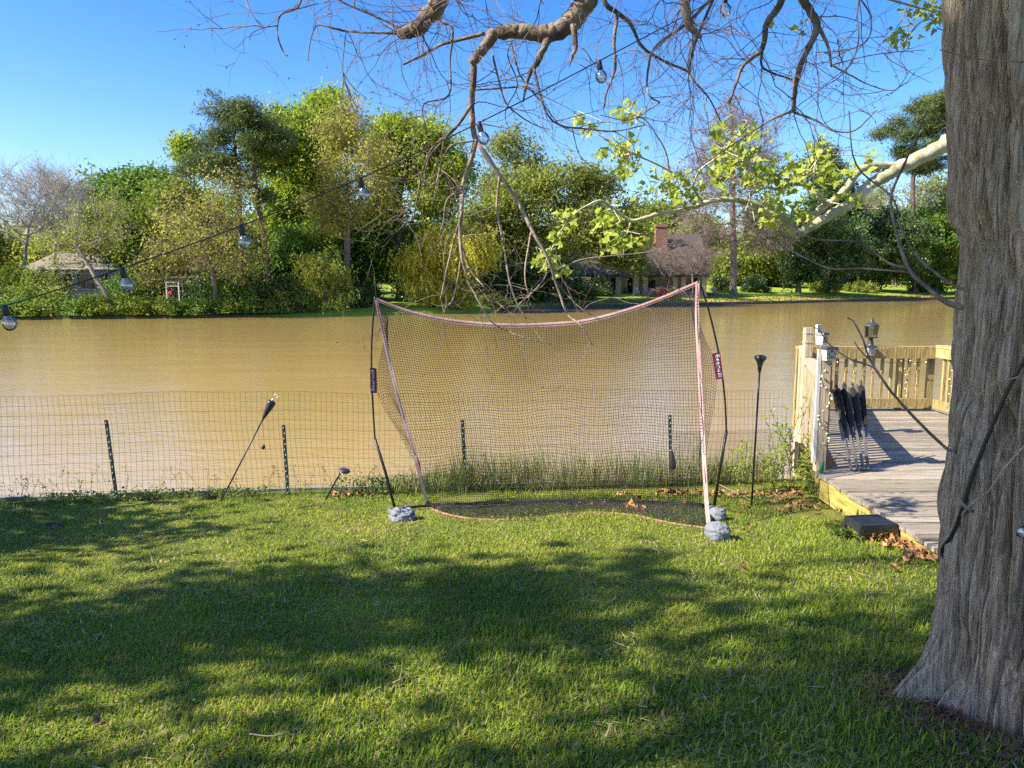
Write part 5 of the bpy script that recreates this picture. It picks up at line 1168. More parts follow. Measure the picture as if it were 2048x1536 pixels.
# black slatted step
A = G(1722, 1092); ztop = A[2] + .125
fl, fr2, br, bl = atz(1722, 1051, ztop), atz(1796, 1048, ztop), atz(1756, 1028, ztop), atz(1689, 1031, ztop)
t = thing('plastic_step', 'low black slatted plastic step on dead leaves against the deck', 'step', (float(fl[0]), float(fl[1]), float(A[2])))
m = MB(); dz = np.array([0, 0, -.028])
def bil(u, v): return (fl * (1 - u) + fr2 * u) * (1 - v) + (bl * (1 - u) + br * u) * v
for u0, u1, v0, v1 in ((0, 1, 0, .07), (0, 1, .93, 1), (0, .06, .07, .93), (.94, 1, .07, .93)):
    q = [bil(u0, v0), bil(u1, v0), bil(u1, v1), bil(u0, v1)]; m.hexa([p + dz for p in q], q)
m.build('rim', M['black_plastic'], t)
for k in range(8):
    v0 = .09 + k * .105; q = [bil(.06, v0), bil(.94, v0), bil(.94, v0 + .062), bil(.06, v0 + .062)]; MB().hexa([p + dz * .6 + np.array([0, 0, -.004]) for p in q], [p + np.array([0, 0, -.004]) for p in q]).build('slat', M['black_plastic'], t)
for (u, v), s in (((0, 0), 1), ((1, 0), 1), ((1, 1), 1), ((0, 1), 1)):
    c = bil(.04 + .92 * u, .05 + .9 * v); g0 = float(gz(c[0], c[1])); out = (bil(u, v) - bil(.5, .5)); out[2] = 0; f_ = out * .1
    MB().bar(c + np.array([0, 0, -.03]), np.array([c[0], c[1], g0 - .01]) + f_, .03, .03, (0, 1, 0)).build('leg', M['black_plastic'], t)
for (a, b) in (((0, 0), (1, 0)), ((0, 0), (0, 1)), ((1, 0), (1, 1))):
    p, q = bil(*a), bil(*b); c = bil(.5, .5); k = .03
    p = p + (c - p) * k; q = q + (c - q) * k; MB().bar(p + np.array([0, 0, -.047]), q + np.array([0, 0, -.047]), .012, .036).build('skirt', M['black_plastic'], t)

# ------------------------------------------------------------------ the near cypress: fluted trunk, limbs, twigs
TC = np.array([2.22, 2.95]); TR0 = .43
m, N, L, bs = base_mat('cypress_bark')
tc = N.new('ShaderNodeTexCoord'); mp = N.new('ShaderNodeMapping'); mp.inputs['Scale'].default_value = (22, 22, 1.6); L.new(tc.outputs['Object'], mp.inputs[0])
n1 = N.new('ShaderNodeTexNoise'); n1.inputs['Scale'].default_value = 3; n1.inputs['Detail'].default_value = 9; n1.inputs['Roughness'].default_value = .7; L.new(mp.outputs[0], n1.inputs['Vector'])
cr = N.new('ShaderNodeValToRGB'); e = cr.color_ramp.elements; e[0].position = .28; e[1].position = .72; e[0].color = (.085, .058, .04, 1); e[1].color = (.60, .51, .40, 1); q = e.new(.5); q.color = (.34, .275, .205, 1)
L.new(n1.outputs[0], cr.inputs[0])
n2 = N.new('ShaderNodeTexNoise'); n2.inputs['Scale'].default_value = 7; n2.inputs['Detail'].default_value = 9; n2.inputs['Roughness'].default_value = .75
mp2 = N.new('ShaderNodeMapping'); mp2.inputs['Scale'].default_value = (1.4, 1.4, .55); L.new(tc.outputs['Object'], mp2.inputs[0]); L.new(mp2.outputs[0], n2.inputs['Vector'])
lr_ = N.new('ShaderNodeValToRGB'); lr_.color_ramp.elements[0].position = .53; lr_.color_ramp.elements[1].position = .64; L.new(n2.outputs[0], lr_.inputs[0])
ml = N.new('ShaderNodeMath'); ml.operation = 'MULTIPLY'; ml.inputs[1].default_value = .6; L.new(lr_.outputs[0], ml.inputs[0])
mx = N.new('ShaderNodeMixRGB'); mx.inputs[2].default_value = (.50, .49, .42, 1); L.new(ml.outputs[0], mx.inputs[0]); L.new(cr.outputs[0], mx.inputs[1])
sp = N.new('ShaderNodeTexVoronoi'); sp.inputs['Scale'].default_value = 46; L.new(tc.outputs['Object'], sp.inputs['Vector'])
s2 = N.new('ShaderNodeValToRGB'); s2.color_ramp.elements[0].position = .12; s2.color_ramp.elements[1].position = .2; s2.color_ramp.elements[0].color = (1, 1, 1, 1); s2.color_ramp.elements[1].color = (0, 0, 0, 1); L.new(sp.outputs['Distance'], s2.inputs[0])
n4 = N.new('ShaderNodeTexNoise'); n4.inputs['Scale'].default_value = 3.1; L.new(tc.outputs['Object'], n4.inputs['Vector']); s4 = N.new('ShaderNodeValToRGB'); s4.color_ramp.elements[0].position = .52; s4.color_ramp.elements[1].position = .62; L.new(n4.outputs[0], s4.inputs[0])
m3 = N.new('ShaderNodeMath'); m3.operation = 'MULTIPLY'; L.new(s2.outputs[0], m3.inputs[0]); L.new(s4.outputs[0], m3.inputs[1])
mx2 = N.new('ShaderNodeMixRGB'); mx2.inputs[2].default_value = (.48, .5, .45, 1); L.new(m3.outputs[0], mx2.inputs[0]); L.new(mx.outputs[0], mx2.inputs[1])
L.new(mx2.outputs[0], bs.inputs['Base Color']); bs.inputs['Roughness'].default_value = .95; bs.inputs['Specular IOR Level'].default_value = .15
n3 = N.new('ShaderNodeTexNoise'); n3.inputs['Scale'].default_value = 6; n3.inputs['Detail'].default_value = 9; L.new(mp.outputs[0], n3.inputs['Vector'])
bp = N.new('ShaderNodeBump'); bp.inputs['Strength'].default_value = .9; bp.inputs['Distance'].default_value = .016
bh = N.new('ShaderNodeMath'); bh.operation = 'ADD'; L.new(n3.outputs[0], bh.inputs[0]); L.new(n1.outputs[0], bh.inputs[1]); L.new(bh.outputs[0], bp.inputs['Height']); L.new(bp.outputs[0], bs.inputs['Normal'])
M['cypress_bark'] = m
gb = float(gz(TC[0], TC[1]))
t = thing('cypress_tree', 'big near cypress with ridged lichen-grey trunk and bare hanging branches', 'tree', (TC[0], TC[1], gb)); CYP = t
zz = np.concatenate([np.linspace(-.15, 1.0, 140)[:-1], np.linspace(1.0, 3.0, 170)[:-1], np.linspace(3.0, 9.5, 24)]) + gb
th = np.concatenate([np.linspace(R(125), R(262), 420, endpoint=False), np.linspace(R(262), R(485), 140, endpoint=False)])[:, None]; NT = len(th); Z = zz[None]; hgt = Z - gb
rad = TR0 * (1 - .035 * np.clip(hgt - 2, 0, 9)) + .012 * np.exp(-np.clip(hgt, 0, 9) / .5)
flare = np.exp(-np.clip(hgt + .05, 0, 9) / .18)
lob = np.clip(.5 + .6 * np.cos(6 * th + .4 + .6 * np.sin(th)), 0, 1.2) ** 1.4
# a knee-like root pushes out on the left, others to the front
def bump_(a0, w): d_ = np.angle(np.exp(1j * (th - a0))); return np.exp(-(d_ / w) ** 2)
rad = rad + flare * (-.02 + .14 * lob) + np.exp(-(np.clip(hgt, -.2, 9) / .2) ** 2) * (.05 * bump_(np.pi * 1.0, .30)) + np.exp(-np.clip(hgt, 0, 9) / .35) * .09 * bump_(np.pi * 1.45, .28)
rad = rad * (1 + .035 * np.sin(3 * th + hgt * .5) * np.exp(-hgt * .3) + .02 * np.sin(7 * th + 1.3 * np.sin(hgt)))
u = th / (2 * np.pi)
warp = (vn(u * 10 + 0 * hgt, hgt * 1.4 + 5, 10) - .5) * .4 + (vn(u * 26 + 0 * hgt, hgt * 3.0 + 15, 26) - .5) * .2
def ridge(k, vs, s): 
    q = u * k + warp * k / 26. * 1.2 + 0 * hgt; return 1 - np.abs(2 * vn(q, hgt * vs + s, k) - 1)
def step(k, vs, s, sh): q = vn(u * k + warp * k / 26., hgt * vs + s, k) - .5; return 1 / (1 + np.exp(-q * sh))
d = -1.5 * ridge(40, 1.3, 3) ** 4 - 1.0 * ridge(76, 2.0, 9) ** 3.5 - .5 * ridge(130, 5, 19) ** 3 + .4 * step(52, .8, 31, 30) + .35 * step(96, 1.3, 71, 30) + .5 * vn(u * 70 + warp * 3, hgt * 2.2 + 60, 70) + .25 * vn(u * 150 + warp * 5, hgt * 7 + 20, 150)
brk = vn(u * 60 + 0 * hgt, hgt * 5 + 40, 60)
rad = rad + .046 * (d - .3) * (.6 + .8 * brk)
lean = -.13 * np.clip((hgt - 1.7) / .9, 0, 1.4)
V = np.stack([TC[0] + lean + rad * np.cos(th), TC[1] + .01 * hgt + rad * np.sin(th), Z + 0 * th], -1).reshape(-1, 3)
ii = np.arange(NT * len(zz)).reshape(NT, len(zz)); i2 = np.roll(ii, -1, 0)
Fc = np.stack([ii[:, :-1], i2[:, :-1], i2[:, 1:], ii[:, 1:]], -1).reshape(-1, 4)
obj('trunk', V, Fc, M['cypress_bark'], t, smooth=True)

# limbs traced from where they enter the picture; each runs back to the trunk above the frame
rg = np.random.default_rng(55)
def root(z, ang=math.pi * .85): return [np.array([TC[0] - .15, TC[1] + .15, z]), np.array([TC[0] - .9, TC[1] + .75, z + .55])]
SEG = []        # every thick or thin branch as (points, radii), for twigs to grow from
limb = []
def branch(pts, r0, r1, name='limb', mt='bark_limb', rough=True, nsub=6):
    c = catmull(pts, nsub); rr_ = np.linspace(r0, r1, len(c))
    if rough: c = c + rg.normal(size=c.shape) * (rr_[:, None] * .07)
    MB().tube(c, rr_ * .88 * (1 + .05 * rg.normal(size=len(c))), 10 if r0 > .02 else 6).build(name, M[mt], t, True)
    SEG.append((c, rr_)); return c
def PX(lst, Y, dy=0.): return [P(a, b, Y + dy * i) for i, (a, b) in enumerate(lst)]
def k_(px, Y): return px / F * Y / 2.      # pixel thickness to radius
branch(root(3.7) + [P(1330, -420, 4.0)] + PX([(1190, -110), (1173, 0), (1151, 31), (1129, 57), (1094, 66), (1050, 63), (1025, 63), (989, 65)], 4.3), .085, k_(27, 4.3))
branch(PX([(989, 65), (964, 100), (943, 127)], 4.3), k_(26, 4.3), k_(20, 4.3))
branch(PX([(948, 118), (946, 170), (943, 212), (946, 257), (952, 284)], 4.32, .01), k_(15, 4.3), k_(13, 4.3), mt='bark_limb')
branch(PX([(1098, 72), (1076, 121), (1058, 151), (1046, 204)], 4.28, .02), k_(19, 4.3), k_(4, 4.3))
branch(PX([(1147, 50), (1151, 92), (1145, 112), (1138, 132)], 4.25), k_(15, 4.3), k_(3, 4.3))
branch(root(4.1) + [P(1120, -450, 3.9), P(900, -120, 4.0)] + PX([(877, 0), (855, 33), (837, 56), (812, 65), (803, 67)], 4.0), .07, k_(24, 4.0))
branch(root(4.4) + [P(1500, -420, 3.8)] + PX([(1375, -80), (1371, 0), (1377, 48), (1388, 62), (1403, 76)], 3.7), .05, k_(8, 3.7))
branch(PX([(1208, -90), (1208, 0), (1235, 26), (1261, 48), (1283, 92), (1322, 119), (1375, 143), (1388, 163), (1419, 198), (1441, 242)], 4.5, .03), k_(12, 4.5), k_(3, 4.5))
branch(PX([(1235, 26), (1228, 88), (1230, 136), (1213, 185), (1208, 215)], 4.55), k_(9, 4.5), k_(4, 4.5))
branch(root(4.2) + [P(1640, -380, 4.0)] + PX([(1585, -100), (1564, 0), (1533, 48), (1525, 97), (1489, 127), (1472, 167), (1459, 207)], 4.2), .035, k_(4, 4.2))
branch(PX([(1525, 97), (1527, 136), (1586, 160)], 4.2, .02), k_(6, 4.2), k_(4, 4.2))
branch(root(3.9) + [P(1700, -330, 3.7)] + PX([(1590, -80), (1608, 0), (1634, 48), (1617, 97), (1595, 149), (1586, 224)], 3.9), .035, k_(9, 3.9))
branch(PX([(1637, 53), (1656, 92), (1663, 134)], 3.9), k_(9, 3.9), k_(4, 3.9))
branch(PX([(1586, 224), (1634, 242), (1665, 261), (1709, 261), (1753, 220)], 3.9, -.05), k_(6, 3.9), k_(2, 3.9))
branch(PX([(1586, 222), (1547, 237), (1511, 259), (1445, 303), (1371, 351)], 3.9, .06), k_(6, 3.9), k_(2, 3.9))
# thinner traced branches
tb = [([(801, 67), (734, 65), (692, 62), (665, 56), (640, 50), (628, 58), (619, 91), (616, 121)], 4.0, 6, 2),
      ([(807, 58), (752, 33), (716, 18), (680, 0), (650, -40)], 4.0, 5, 4), ([(970, 67), (934, 76), (886, 88), (858, 103), (807, 129)], 4.3, 9, 5),
      ([(607, -20), (595, 15), (564, 27), (555, 50), (556, 75), (567, 105), (575, 112)], 3.6, 5, 3), ([(555, 51), (525, 56), (502, 68), (500, 80)], 3.6, 2.5, 1.5),
      ([(877, 10), (880, 40), (905, 58), (900, 120), (898, 190), (848, 208), (850, 250), (860, 300)], 4.1, 6, 2),
      ([(951, 280), (939, 332), (926, 371), (923, 427), (920, 459), (923, 508), (936, 563), (956, 596)], 4.35, 13, 4),
      ([(956, 287), (998, 349), (1034, 401), (1063, 459), (1096, 518), (1114, 572), (1135, 628), (1161, 650), (1185, 690)], 4.4, 12, 2.5),
      ([(999, 352), (994, 420), (1005, 475), (1018, 557), (1034, 606), (1053, 638)], 4.42, 7, 3),
      ([(943, 210), (910, 257), (865, 296), (845, 345), (832, 410), (826, 443)], 4.3, 8, 2), ([(905, 262), (858, 315), (850, 360), (846, 400)], 4.3, 5, 2), ([(950, 282), (904, 290), (884, 320), (874, 362), (868, 395)], 4.32, 4, 2),
      ([(926, 375), (894, 400), (887, 440), (880, 470)], 4.36, 4, 2), ([(926, 372), (874, 385), (840, 400), (810, 425)], 4.3, 3.5, 1.5), ([(923, 430), (908, 480), (893, 540), (885, 580), (880, 600)], 4.36, 5, 2),
      ([(922, 490), (945, 545), (965, 570), (990, 600), (1010, 618)], 4.36, 5, 2), ([(923, 505), (915, 560), (905, 600), (890, 615)], 4.36, 4, 1.5), ([(1063, 459), (1050, 540), (1055, 580), (1070, 600)], 4.4, 5, 2),
      ([(1096, 520), (1090, 555), (1060, 590), (1035, 610)], 4.4, 3, 1.5), ([(1105, 545), (1160, 520), (1220, 512), (1290, 505), (1330, 495)], 4.45, 4, 1.5), ([(1110, 560), (1135, 590), (1160, 615), (1200, 640)], 4.42, 3, 1.5), ([(950, 590), (980, 640), (1010, 660), (1050, 675), (1105, 690)], 4.36, 3.5, 1.5),
      ([(692, 62), (686, 120), (686, 160), (684, 200)], 4.0, 2.5, 1.2), ([(1030, 70), (1015, 110), (1035, 170), (1010, 230), (1040, 300)], 4.4, 3.5, 1.5),
      ([(1020, 78), (1040, 150), (1080, 200), (1120, 250), (1160, 270)], 4.4, 4, 1.5), ([(985, 110), (1000, 170), (1015, 210), (1060, 245), (1100, 260)], 4.35, 5, 1.8), ([(950, 180), (1020, 175), (1055, 170)], 4.3, 4, 4), ([(1066, 130), (1090, 220), (1120, 250), (1165, 257), (1230, 262), (1290, 250)], 4.3, 6, 2.5),
      ([(1440, -30), (1400, 60), (1380, 130), (1388, 163)], 4.4, 7, 5), ([(1440, -20), (1370, 50), (1310, 95), (1295, 150), (1298, 190), (1320, 205)], 4.2, 9, 3), ([(1320, 205), (1260, 240), (1200, 230)], 4.2, 3, 1.5),
      ([(1700, -30), (1740, 30), (1735, 80), (1690, 100), (1630, 105)], 3.8, 3.5, 2), ([(1663, 130), (1700, 150), (1740, 170), (1790, 180), (1820, 140)], 3.9, 4, 1.5), ([(1663, 130), (1720, 115), (1780, 105), (1850, 100)], 3.9, 3, 1.5)]
for pts, Y, a, b in tb: branch([P(x, y, Y + rg.uniform(-.05, .05)) if 0 < i < len(pts) - 1 else P(x, y, Y) for i, (x, y) in enumerate(pts)], k_(a, Y), k_(b, Y), 'branch', 'twig_pale' if Y > 4.3 and pts[0][1] > 200 else 'bark_limb', True, 5)
# shoots from the lower trunk
for pts, Y0, Y1, a, b in (
    ([(1935, 580), (1904, 570), (1869, 544), (1830, 508), (1800, 449), (1784, 394), (1712, 329), (1698, 222)], 2.55, 3.4, 8, 3),
    ([(1924, 615), (1888, 602), (1856, 576), (1817, 537), (1791, 459), (1782, 394), (1807, 332), (1826, 290), (1852, 225)], 2.55, 3.3, 14, 3),
    ([(1817, 537), (1774, 524), (1719, 485), (1634, 479), (1595, 459), (1582, 430), (1592, 407)], 2.9, 3.6, 6, 3), ([(1820, 545), (1725, 537), (1660, 537), (1595, 508), (1540, 475), (1494, 449)], 2.9, 3.6, 5, 2.5),
    ([(1945, 1022), (1919, 997), (1912, 911), (1888, 893), (1815, 821), (1767, 762), (1739, 717), (1726, 679), (1708, 645), (1696, 636)], 2.6, 3.2, 10, 3),
    ([(1750, 738), (1739, 731), (1698, 717), (1660, 690), (1640, 662), (1629, 655)], 3.05, 3.25, 4, 2), ([(1746, 727), (1720, 700), (1708, 683)], 3.1, 3.2, 4, 2),
    ([(1912, 905), (1925, 840), (1945, 800), (1990, 770), (2048, 750)], 2.55, 2.35, 6, 4), ([(1880, 100), (1960, 118), (2060, 125)], 2.6, 2.4, 3, 3)):
    n = len(pts); branch([P(x, y, Y0 + (Y1 - Y0) * i / (n - 1)) for i, (x, y) in enumerate(pts)], k_(a, Y0), k_(b, Y1), 'shoot', 'bark_limb', True, 5)
# fine twigs: zig-zag shoots growing from the traced branches
S0, S1, Q0, Q1 = [], [], [], []
def twig(p, d, Ls, r, depth):
    n = max(3, int(Ls / .045)); a = np.array(p); d = d / np.linalg.norm(d)
    for s in range(n):
        d = d + rg.normal(size=3) * .21 + np.array([0, 0, -.022]); d /= np.linalg.norm(d); b = a + d * Ls / n
        f0, f1 = 1 - s / n * .7, 1 - (s + 1) / n * .7; S0.append(a); S1.append(b); Q0.append(r * f0); Q1.append(r * f1)
        if depth > 0 and rg.random() < .27:
            q = d + rg.normal(size=3) * .75; q[1] *= .6; twig(b, q, Ls * rg.uniform(.25, .6), r * .62 * f1 + .0004, depth - 1)
        elif rg.random() < .12:
            q = d + rg.normal(size=3); e = b + q / np.linalg.norm(q) * .012; S0.append(b); S1.append(e); Q0.append(.0018); Q1.append(.0022)
        a = b
NB_ = len(SEG)
for i, (c, rr_) in enumerate(SEG[:NB_ - 9]):
    Ls = np.linalg.norm(np.diff(c, axis=0), axis=1).sum()
    vis = [k for k in range(1, len(c) - 1) if c[k][2] < CAMZ + .36 * c[k][1] + .35]
    if not vis: continue
    for _ in range(int(2 + Ls * 4.2)):
        k = vis[rg.integers(len(vis))]; ax = c[min(k + 1, len(c) - 1)] - c[k - 1]; ax = ax / (np.linalg.norm(ax) + 1e-9)
        d = ax * rg.uniform(.0, .9) + rg.normal(size=3) * np.array([.9, .45, .75])
        low = c[k][2] < CAMZ + .5
        twig(c[k], d, rg.uniform(.15, .55 if low else .75), rg.uniform(.0016, .0032), 2)
# more twigs hanging from branches just above the frame
for _ in range(30):
    px = rg.uniform(620, 1880); Y = rg.uniform(3.4, 4.8); p = P(px, -rg.uniform(5, 120), Y); twig(p, np.array([rg.normal() * .9, rg.normal() * .3, -.6]), rg.uniform(.35, .95), rg.uniform(.0022, .0042), 2)
V, Fc = frusta(np.array(S0), np.array(S1), np.array(Q0), np.array(Q1), 4); o = obj('twigs', V, Fc, M['twig'], t); o['kind'] = 'stuff'
# outstretched limbs overhead that the hanging twigs belong to
for a in ((P(1500, -160, 4.0), P(1000, -110, 4.2), P(600, -90, 4.2)), (P(1700, -150, 3.6), P(1450, -90, 4.0), P(1100, -60, 4.6))): branch(root(4.6) + [a[0], a[1], a[2]], .05, .012)
# black hose and pale vines round the trunk
def wrap(pxs, r, name, mt, lbl, catn, tail=()):
    pts = []
    for x, y in pxs:
        d_ = ray(x, y); o0 = np.array([0, 0, CAMZ]); best = None
        for s in np.linspace(1.6, 3.4, 900):
            p = o0 + d_ * s; h_ = p[2] - gb; rr_ = TR0 + .012 * math.exp(-max(h_, 0) / .5) + .1 * math.exp(-max(h_ + .05, 0) / .22) + .01
            if (p[0] - TC[0] + .13 * min(max((h_ - 1.7) / .9, 0), 1.4)) ** 2 + (p[1] - TC[1] - .01 * h_) ** 2 < rr_ ** 2: best = p - d_ / np.linalg.norm(d_) * r; break
        if best is None:
            s = (TC[1] - .05) / d_[1]; best = o0 + d_ * s
        pts.append(best)
    pts += [np.array([TC[0] + a, TC[1] + b, pts[-1][2] - c]) for a, b, c in tail]
    o = MB().tube(catmull(pts, 6), r, 8).build(name, M[mt], smooth=True); tag(o, lbl, catn)
wrap([(2060, 700), (2020, 770), (1985, 850), (1945, 950), (1925, 1015), (1905, 1068), (1884, 1100)], .008, 'rubber_hose', 'black_plastic', 'black rubber hose slung diagonally around the cypress trunk', 'hose', ((-.40, .14, .06), (-.30, .30, .1), (-.1, .42, .16)))
wrap([(2060, 880), (2010, 935), (1975, 985), (1935, 1015), (1905, 1060), (1885, 1100)], .0035, 'dry_vine', 'twig_pale', 'thin pale vine hugging the trunk beside the black hose', 'vine', ((-.40, .14, .06), (-.30, .30, .12)))

# ------------------------------------------------------------------ sycamore limb with young leaves
rg = np.random.default_rng(66)
sb = np.array([8.6, 6.4, float(gz(8.6, 6.4))])
t = thing('sycamore_tree', 'pale mottled sycamore limb with yellow-green young leaves reaching left', 'tree', sb)
MB().tube([sb + (0, 0, -.2), sb + (.05, 0, 1.2), sb + (0, .05, 2.6), sb + (.1, 0, 4.5), sb + (.2, .1, 7.)], [.34, .26, .22, .18, .12], 14).build('trunk', M['sycamore_bark'], t, True)
SY = 6.0
def sbr(px, Y0, Y1, w0, w1, name='branch', pre=None, mt='sycamore_bark'):
    n = len(px); pts = [P(x, y, Y0 + (Y1 - Y0) * i / max(1, n - 1)) for i, (x, y) in enumerate(px)]
    if pre: pts = pre + pts
    c = catmull(pts, 6); rr_ = np.linspace(w0 / F * Y0 / 2, w1 / F * Y1 / 2, len(c)); c = c + rg.normal(size=c.shape) * rr_[:, None] * .1
    MB().tube(c, rr_, 10 if w0 > 8 else 6).build(name, M[mt], t, True); return c
ml_ = [(1895, 285), (1856, 308), (1807, 331), (1774, 350), (1742, 369), (1719, 389), (1693, 411), (1654, 434), (1608, 461), (1590, 466)]
sbr(ml_, SY, SY - .2, 36, 15, 'limb', [sb + np.array([0, 0, 2.95]), P(2500, 175, SY + .25), P(2150, 205, SY + .12), P(2000, 240, SY + .04)])
l2 = sbr([(1590, 464), (1578, 450), (1563, 434), (1530, 423), (1507, 408), (1465, 399), (1416, 404), (1366, 420), (1322, 426), (1287, 437), (1261, 441), (1234, 423), (1211, 406), (1196, 402), (1164, 417), (1135, 440)], SY - .2, SY - .6, 15, 3, 'limb')
l3 = sbr([(1795, 333), (1742, 332), (1716, 345), (1683, 388), (1650, 410), (1628, 430), (1606, 432)], SY - .05, SY - .3, 15, 13)
l4 = sbr([(1652, 408), (1628, 378), (1595, 368), (1556, 378), (1530, 375), (1498, 391)], SY - .25, SY - .5, 10, 4)
l5 = sbr([(1404, 402), (1380, 370), (1345, 345), (1300, 322), (1270, 310), (1235, 290)], SY - .4, SY - .7, 6, 2)
l6 = sbr([(1385, 375), (1400, 340), (1440, 310), (1475, 270), (1500, 250)], SY - .45, SY - .7, 4, 1.5)
l7 = sbr([(1340, 345), (1330, 300), (1310, 265), (1290, 240), (1255, 225)], SY - .5, SY - .8, 4, 1.5)
l8 = sbr([(1530, 378), (1510, 350), (1490, 320), (1470, 290)], SY - .4, SY - .7, 4, 1.5)
l9 = sbr([(1600, 368), (1620, 340), (1640, 310), (1645, 280)], SY - .3, SY - .6, 4, 1.5)
l10 = sbr([(1262, 440), (1255, 465), (1245, 490), (1270, 480)], SY - .4, SY - .6, 3, 1.5)
l11 = sbr([(1135, 440), (1115, 475), (1095, 515), (1085, 540)], SY - .6, SY - .7, 3, 1.5)
l12 = sbr([(1905, -20), (1880, 30), (1840, 45), (1815, 75), (1800, 95)], 4.4, 4.2, 5, 2, 'branch', [sb + np.array([0, 0, 4.0])])
# lobed leaf: five points
lobe = np.array([(0, 0), (.18, .02), (.42, -.12), (.34, .16), (.52, .36), (.26, .40), (.2, .52), (0, .9), (-.2, .52), (-.26, .40), (-.52, .36), (-.34, .16), (-.42, -.12), (-.18, .02)])
tri_c = [(0, 1, 2, 3), (0, 3, 4, 5), (0, 5, 6, 7), (0, 7, 8, 9), (0, 9, 10, 11), (0, 11, 12, 13)]
def lobed(C, size, rg, fold=.25):
    Vs, Fs = [], []
    for c, s in zip(C, size):
        n = rg.normal(size=3) + np.array([-.4, -.6, .9]); n /= np.linalg.norm(n); d = rg.normal(size=3) + np.array([0, 0, -.6]); d -= n * d.dot(n); d /= np.linalg.norm(d); b = np.cross(n, d)
        k = len(Vs) * 14; z = np.abs(lobe[:, 0]) * fold * rg.uniform(-1, 1) + .06 * rg.normal(size=14)
        Vs.append(c + (lobe[:, :1] * b + lobe[:, 1:] * d + z[:, None] * n) * s); Fs.append(np.array(tri_c) + k)
    return np.concatenate(Vs), np.concatenate(Fs)
clusters = [(1255, 222, 28, 22, 22), (1160, 235, 14, 14, 10), (1180, 258, 16, 10, 10), (1240, 298, 38, 22, 42), (1250, 340, 22, 14, 18), (1135, 425, 16, 16, 14), (1215, 440, 26, 20, 30), (1250, 482, 38, 18, 46), (1230, 500, 18, 14, 14),
            (1340, 372, 50, 28, 70), (1375, 395, 25, 18, 26), (1430, 258, 18, 18, 16), (1470, 310, 42, 40, 70), (1440, 350, 30, 24, 34), (1530, 352, 45, 28, 60), (1600, 350, 36, 38, 60), (1640, 300, 22, 28, 30), (1660, 350, 26, 26, 30), (1500, 265, 20, 20, 16),
            (1560, 400, 40, 22, 28), (1610, 430, 18, 12, 12), (1700, 395, 26, 16, 14), (1115, 470, 14, 22, 16), (1092, 520, 24, 24, 44), (1125, 540, 16, 14, 12), (1530, 440, 18, 9, 12), (1700, 340, 20, 16, 12), (1740, 320, 20, 14, 8)]
C, S = [], []
for cx, cy, rx, ry, n in clusters:
    for _ in range(int(n * 1.5)):
        a = rg.normal(size=2) * .55; C.append(P(cx + a[0] * rx, cy + a[1] * ry, SY - .5 + rg.normal() * .16)); S.append(rg.uniform(.03, .075))
big = np.argsort(S)[::-1]; S = np.array(S); ztmp = []
for i in big[:260]:
    V, Fc = lobed([C[i]], [S[i]], rg); obj('leaf', V, Fc, L_['sycamore'], t)
V, Fc = lobed([C[i] for i in big[260:]], [S[i] for i in big[260:]], rg); o = obj('foliage', V, Fc, L_['sycamore'], t); o['kind'] = 'stuff'
C, S = [], []
for cx, cy, rx, ry, n in ((1850, 25, 40, 32, 34), (1815, 70, 24, 20, 14), (1790, 85, 16, 16, 8), (1880, 10, 26, 26, 14), (1545, 48, 10, 8, 4), (1595, 55, 12, 10, 5)):
    for _ in range(int(n * 1.4)): a = rg.normal(size=2) * .6; C.append(P(cx + a[0] * rx, cy + a[1] * ry, 4.3 + rg.normal() * .1)); S.append(rg.uniform(.025, .055))
V, Fc = lobed(C, S, rg); o = obj('foliage', V, Fc, L_['sycamore'], t); o['kind'] = 'stuff'
# thin shoots that carry those leaves
S0, S1 = [], []
for cx, cy, rx, ry, n in clusters:
    c0 = P(cx, cy, SY - .5); allp = np.concatenate([l2, l4, l5, l6, l7, l8, l9, l10, l11, l3]); q = allp[np.argmin(np.linalg.norm(allp - c0, axis=1))]
    for _ in range(max(2, n // 8)):
        e_ = P(cx + rg.normal() * rx * .6, cy + rg.normal() * ry * .6, SY - .5 + rg.normal() * .12); md = (q + e_) / 2 + rg.normal(size=3) * .04; S0 += [q, md]; S1 += [md, e_]
V, Fc = frusta(np.array(S0), np.array(S1), .004, .0025, 5); o = obj('twigs', V, Fc, M['sycamore_bark'], t); o['kind'] = 'stuff'

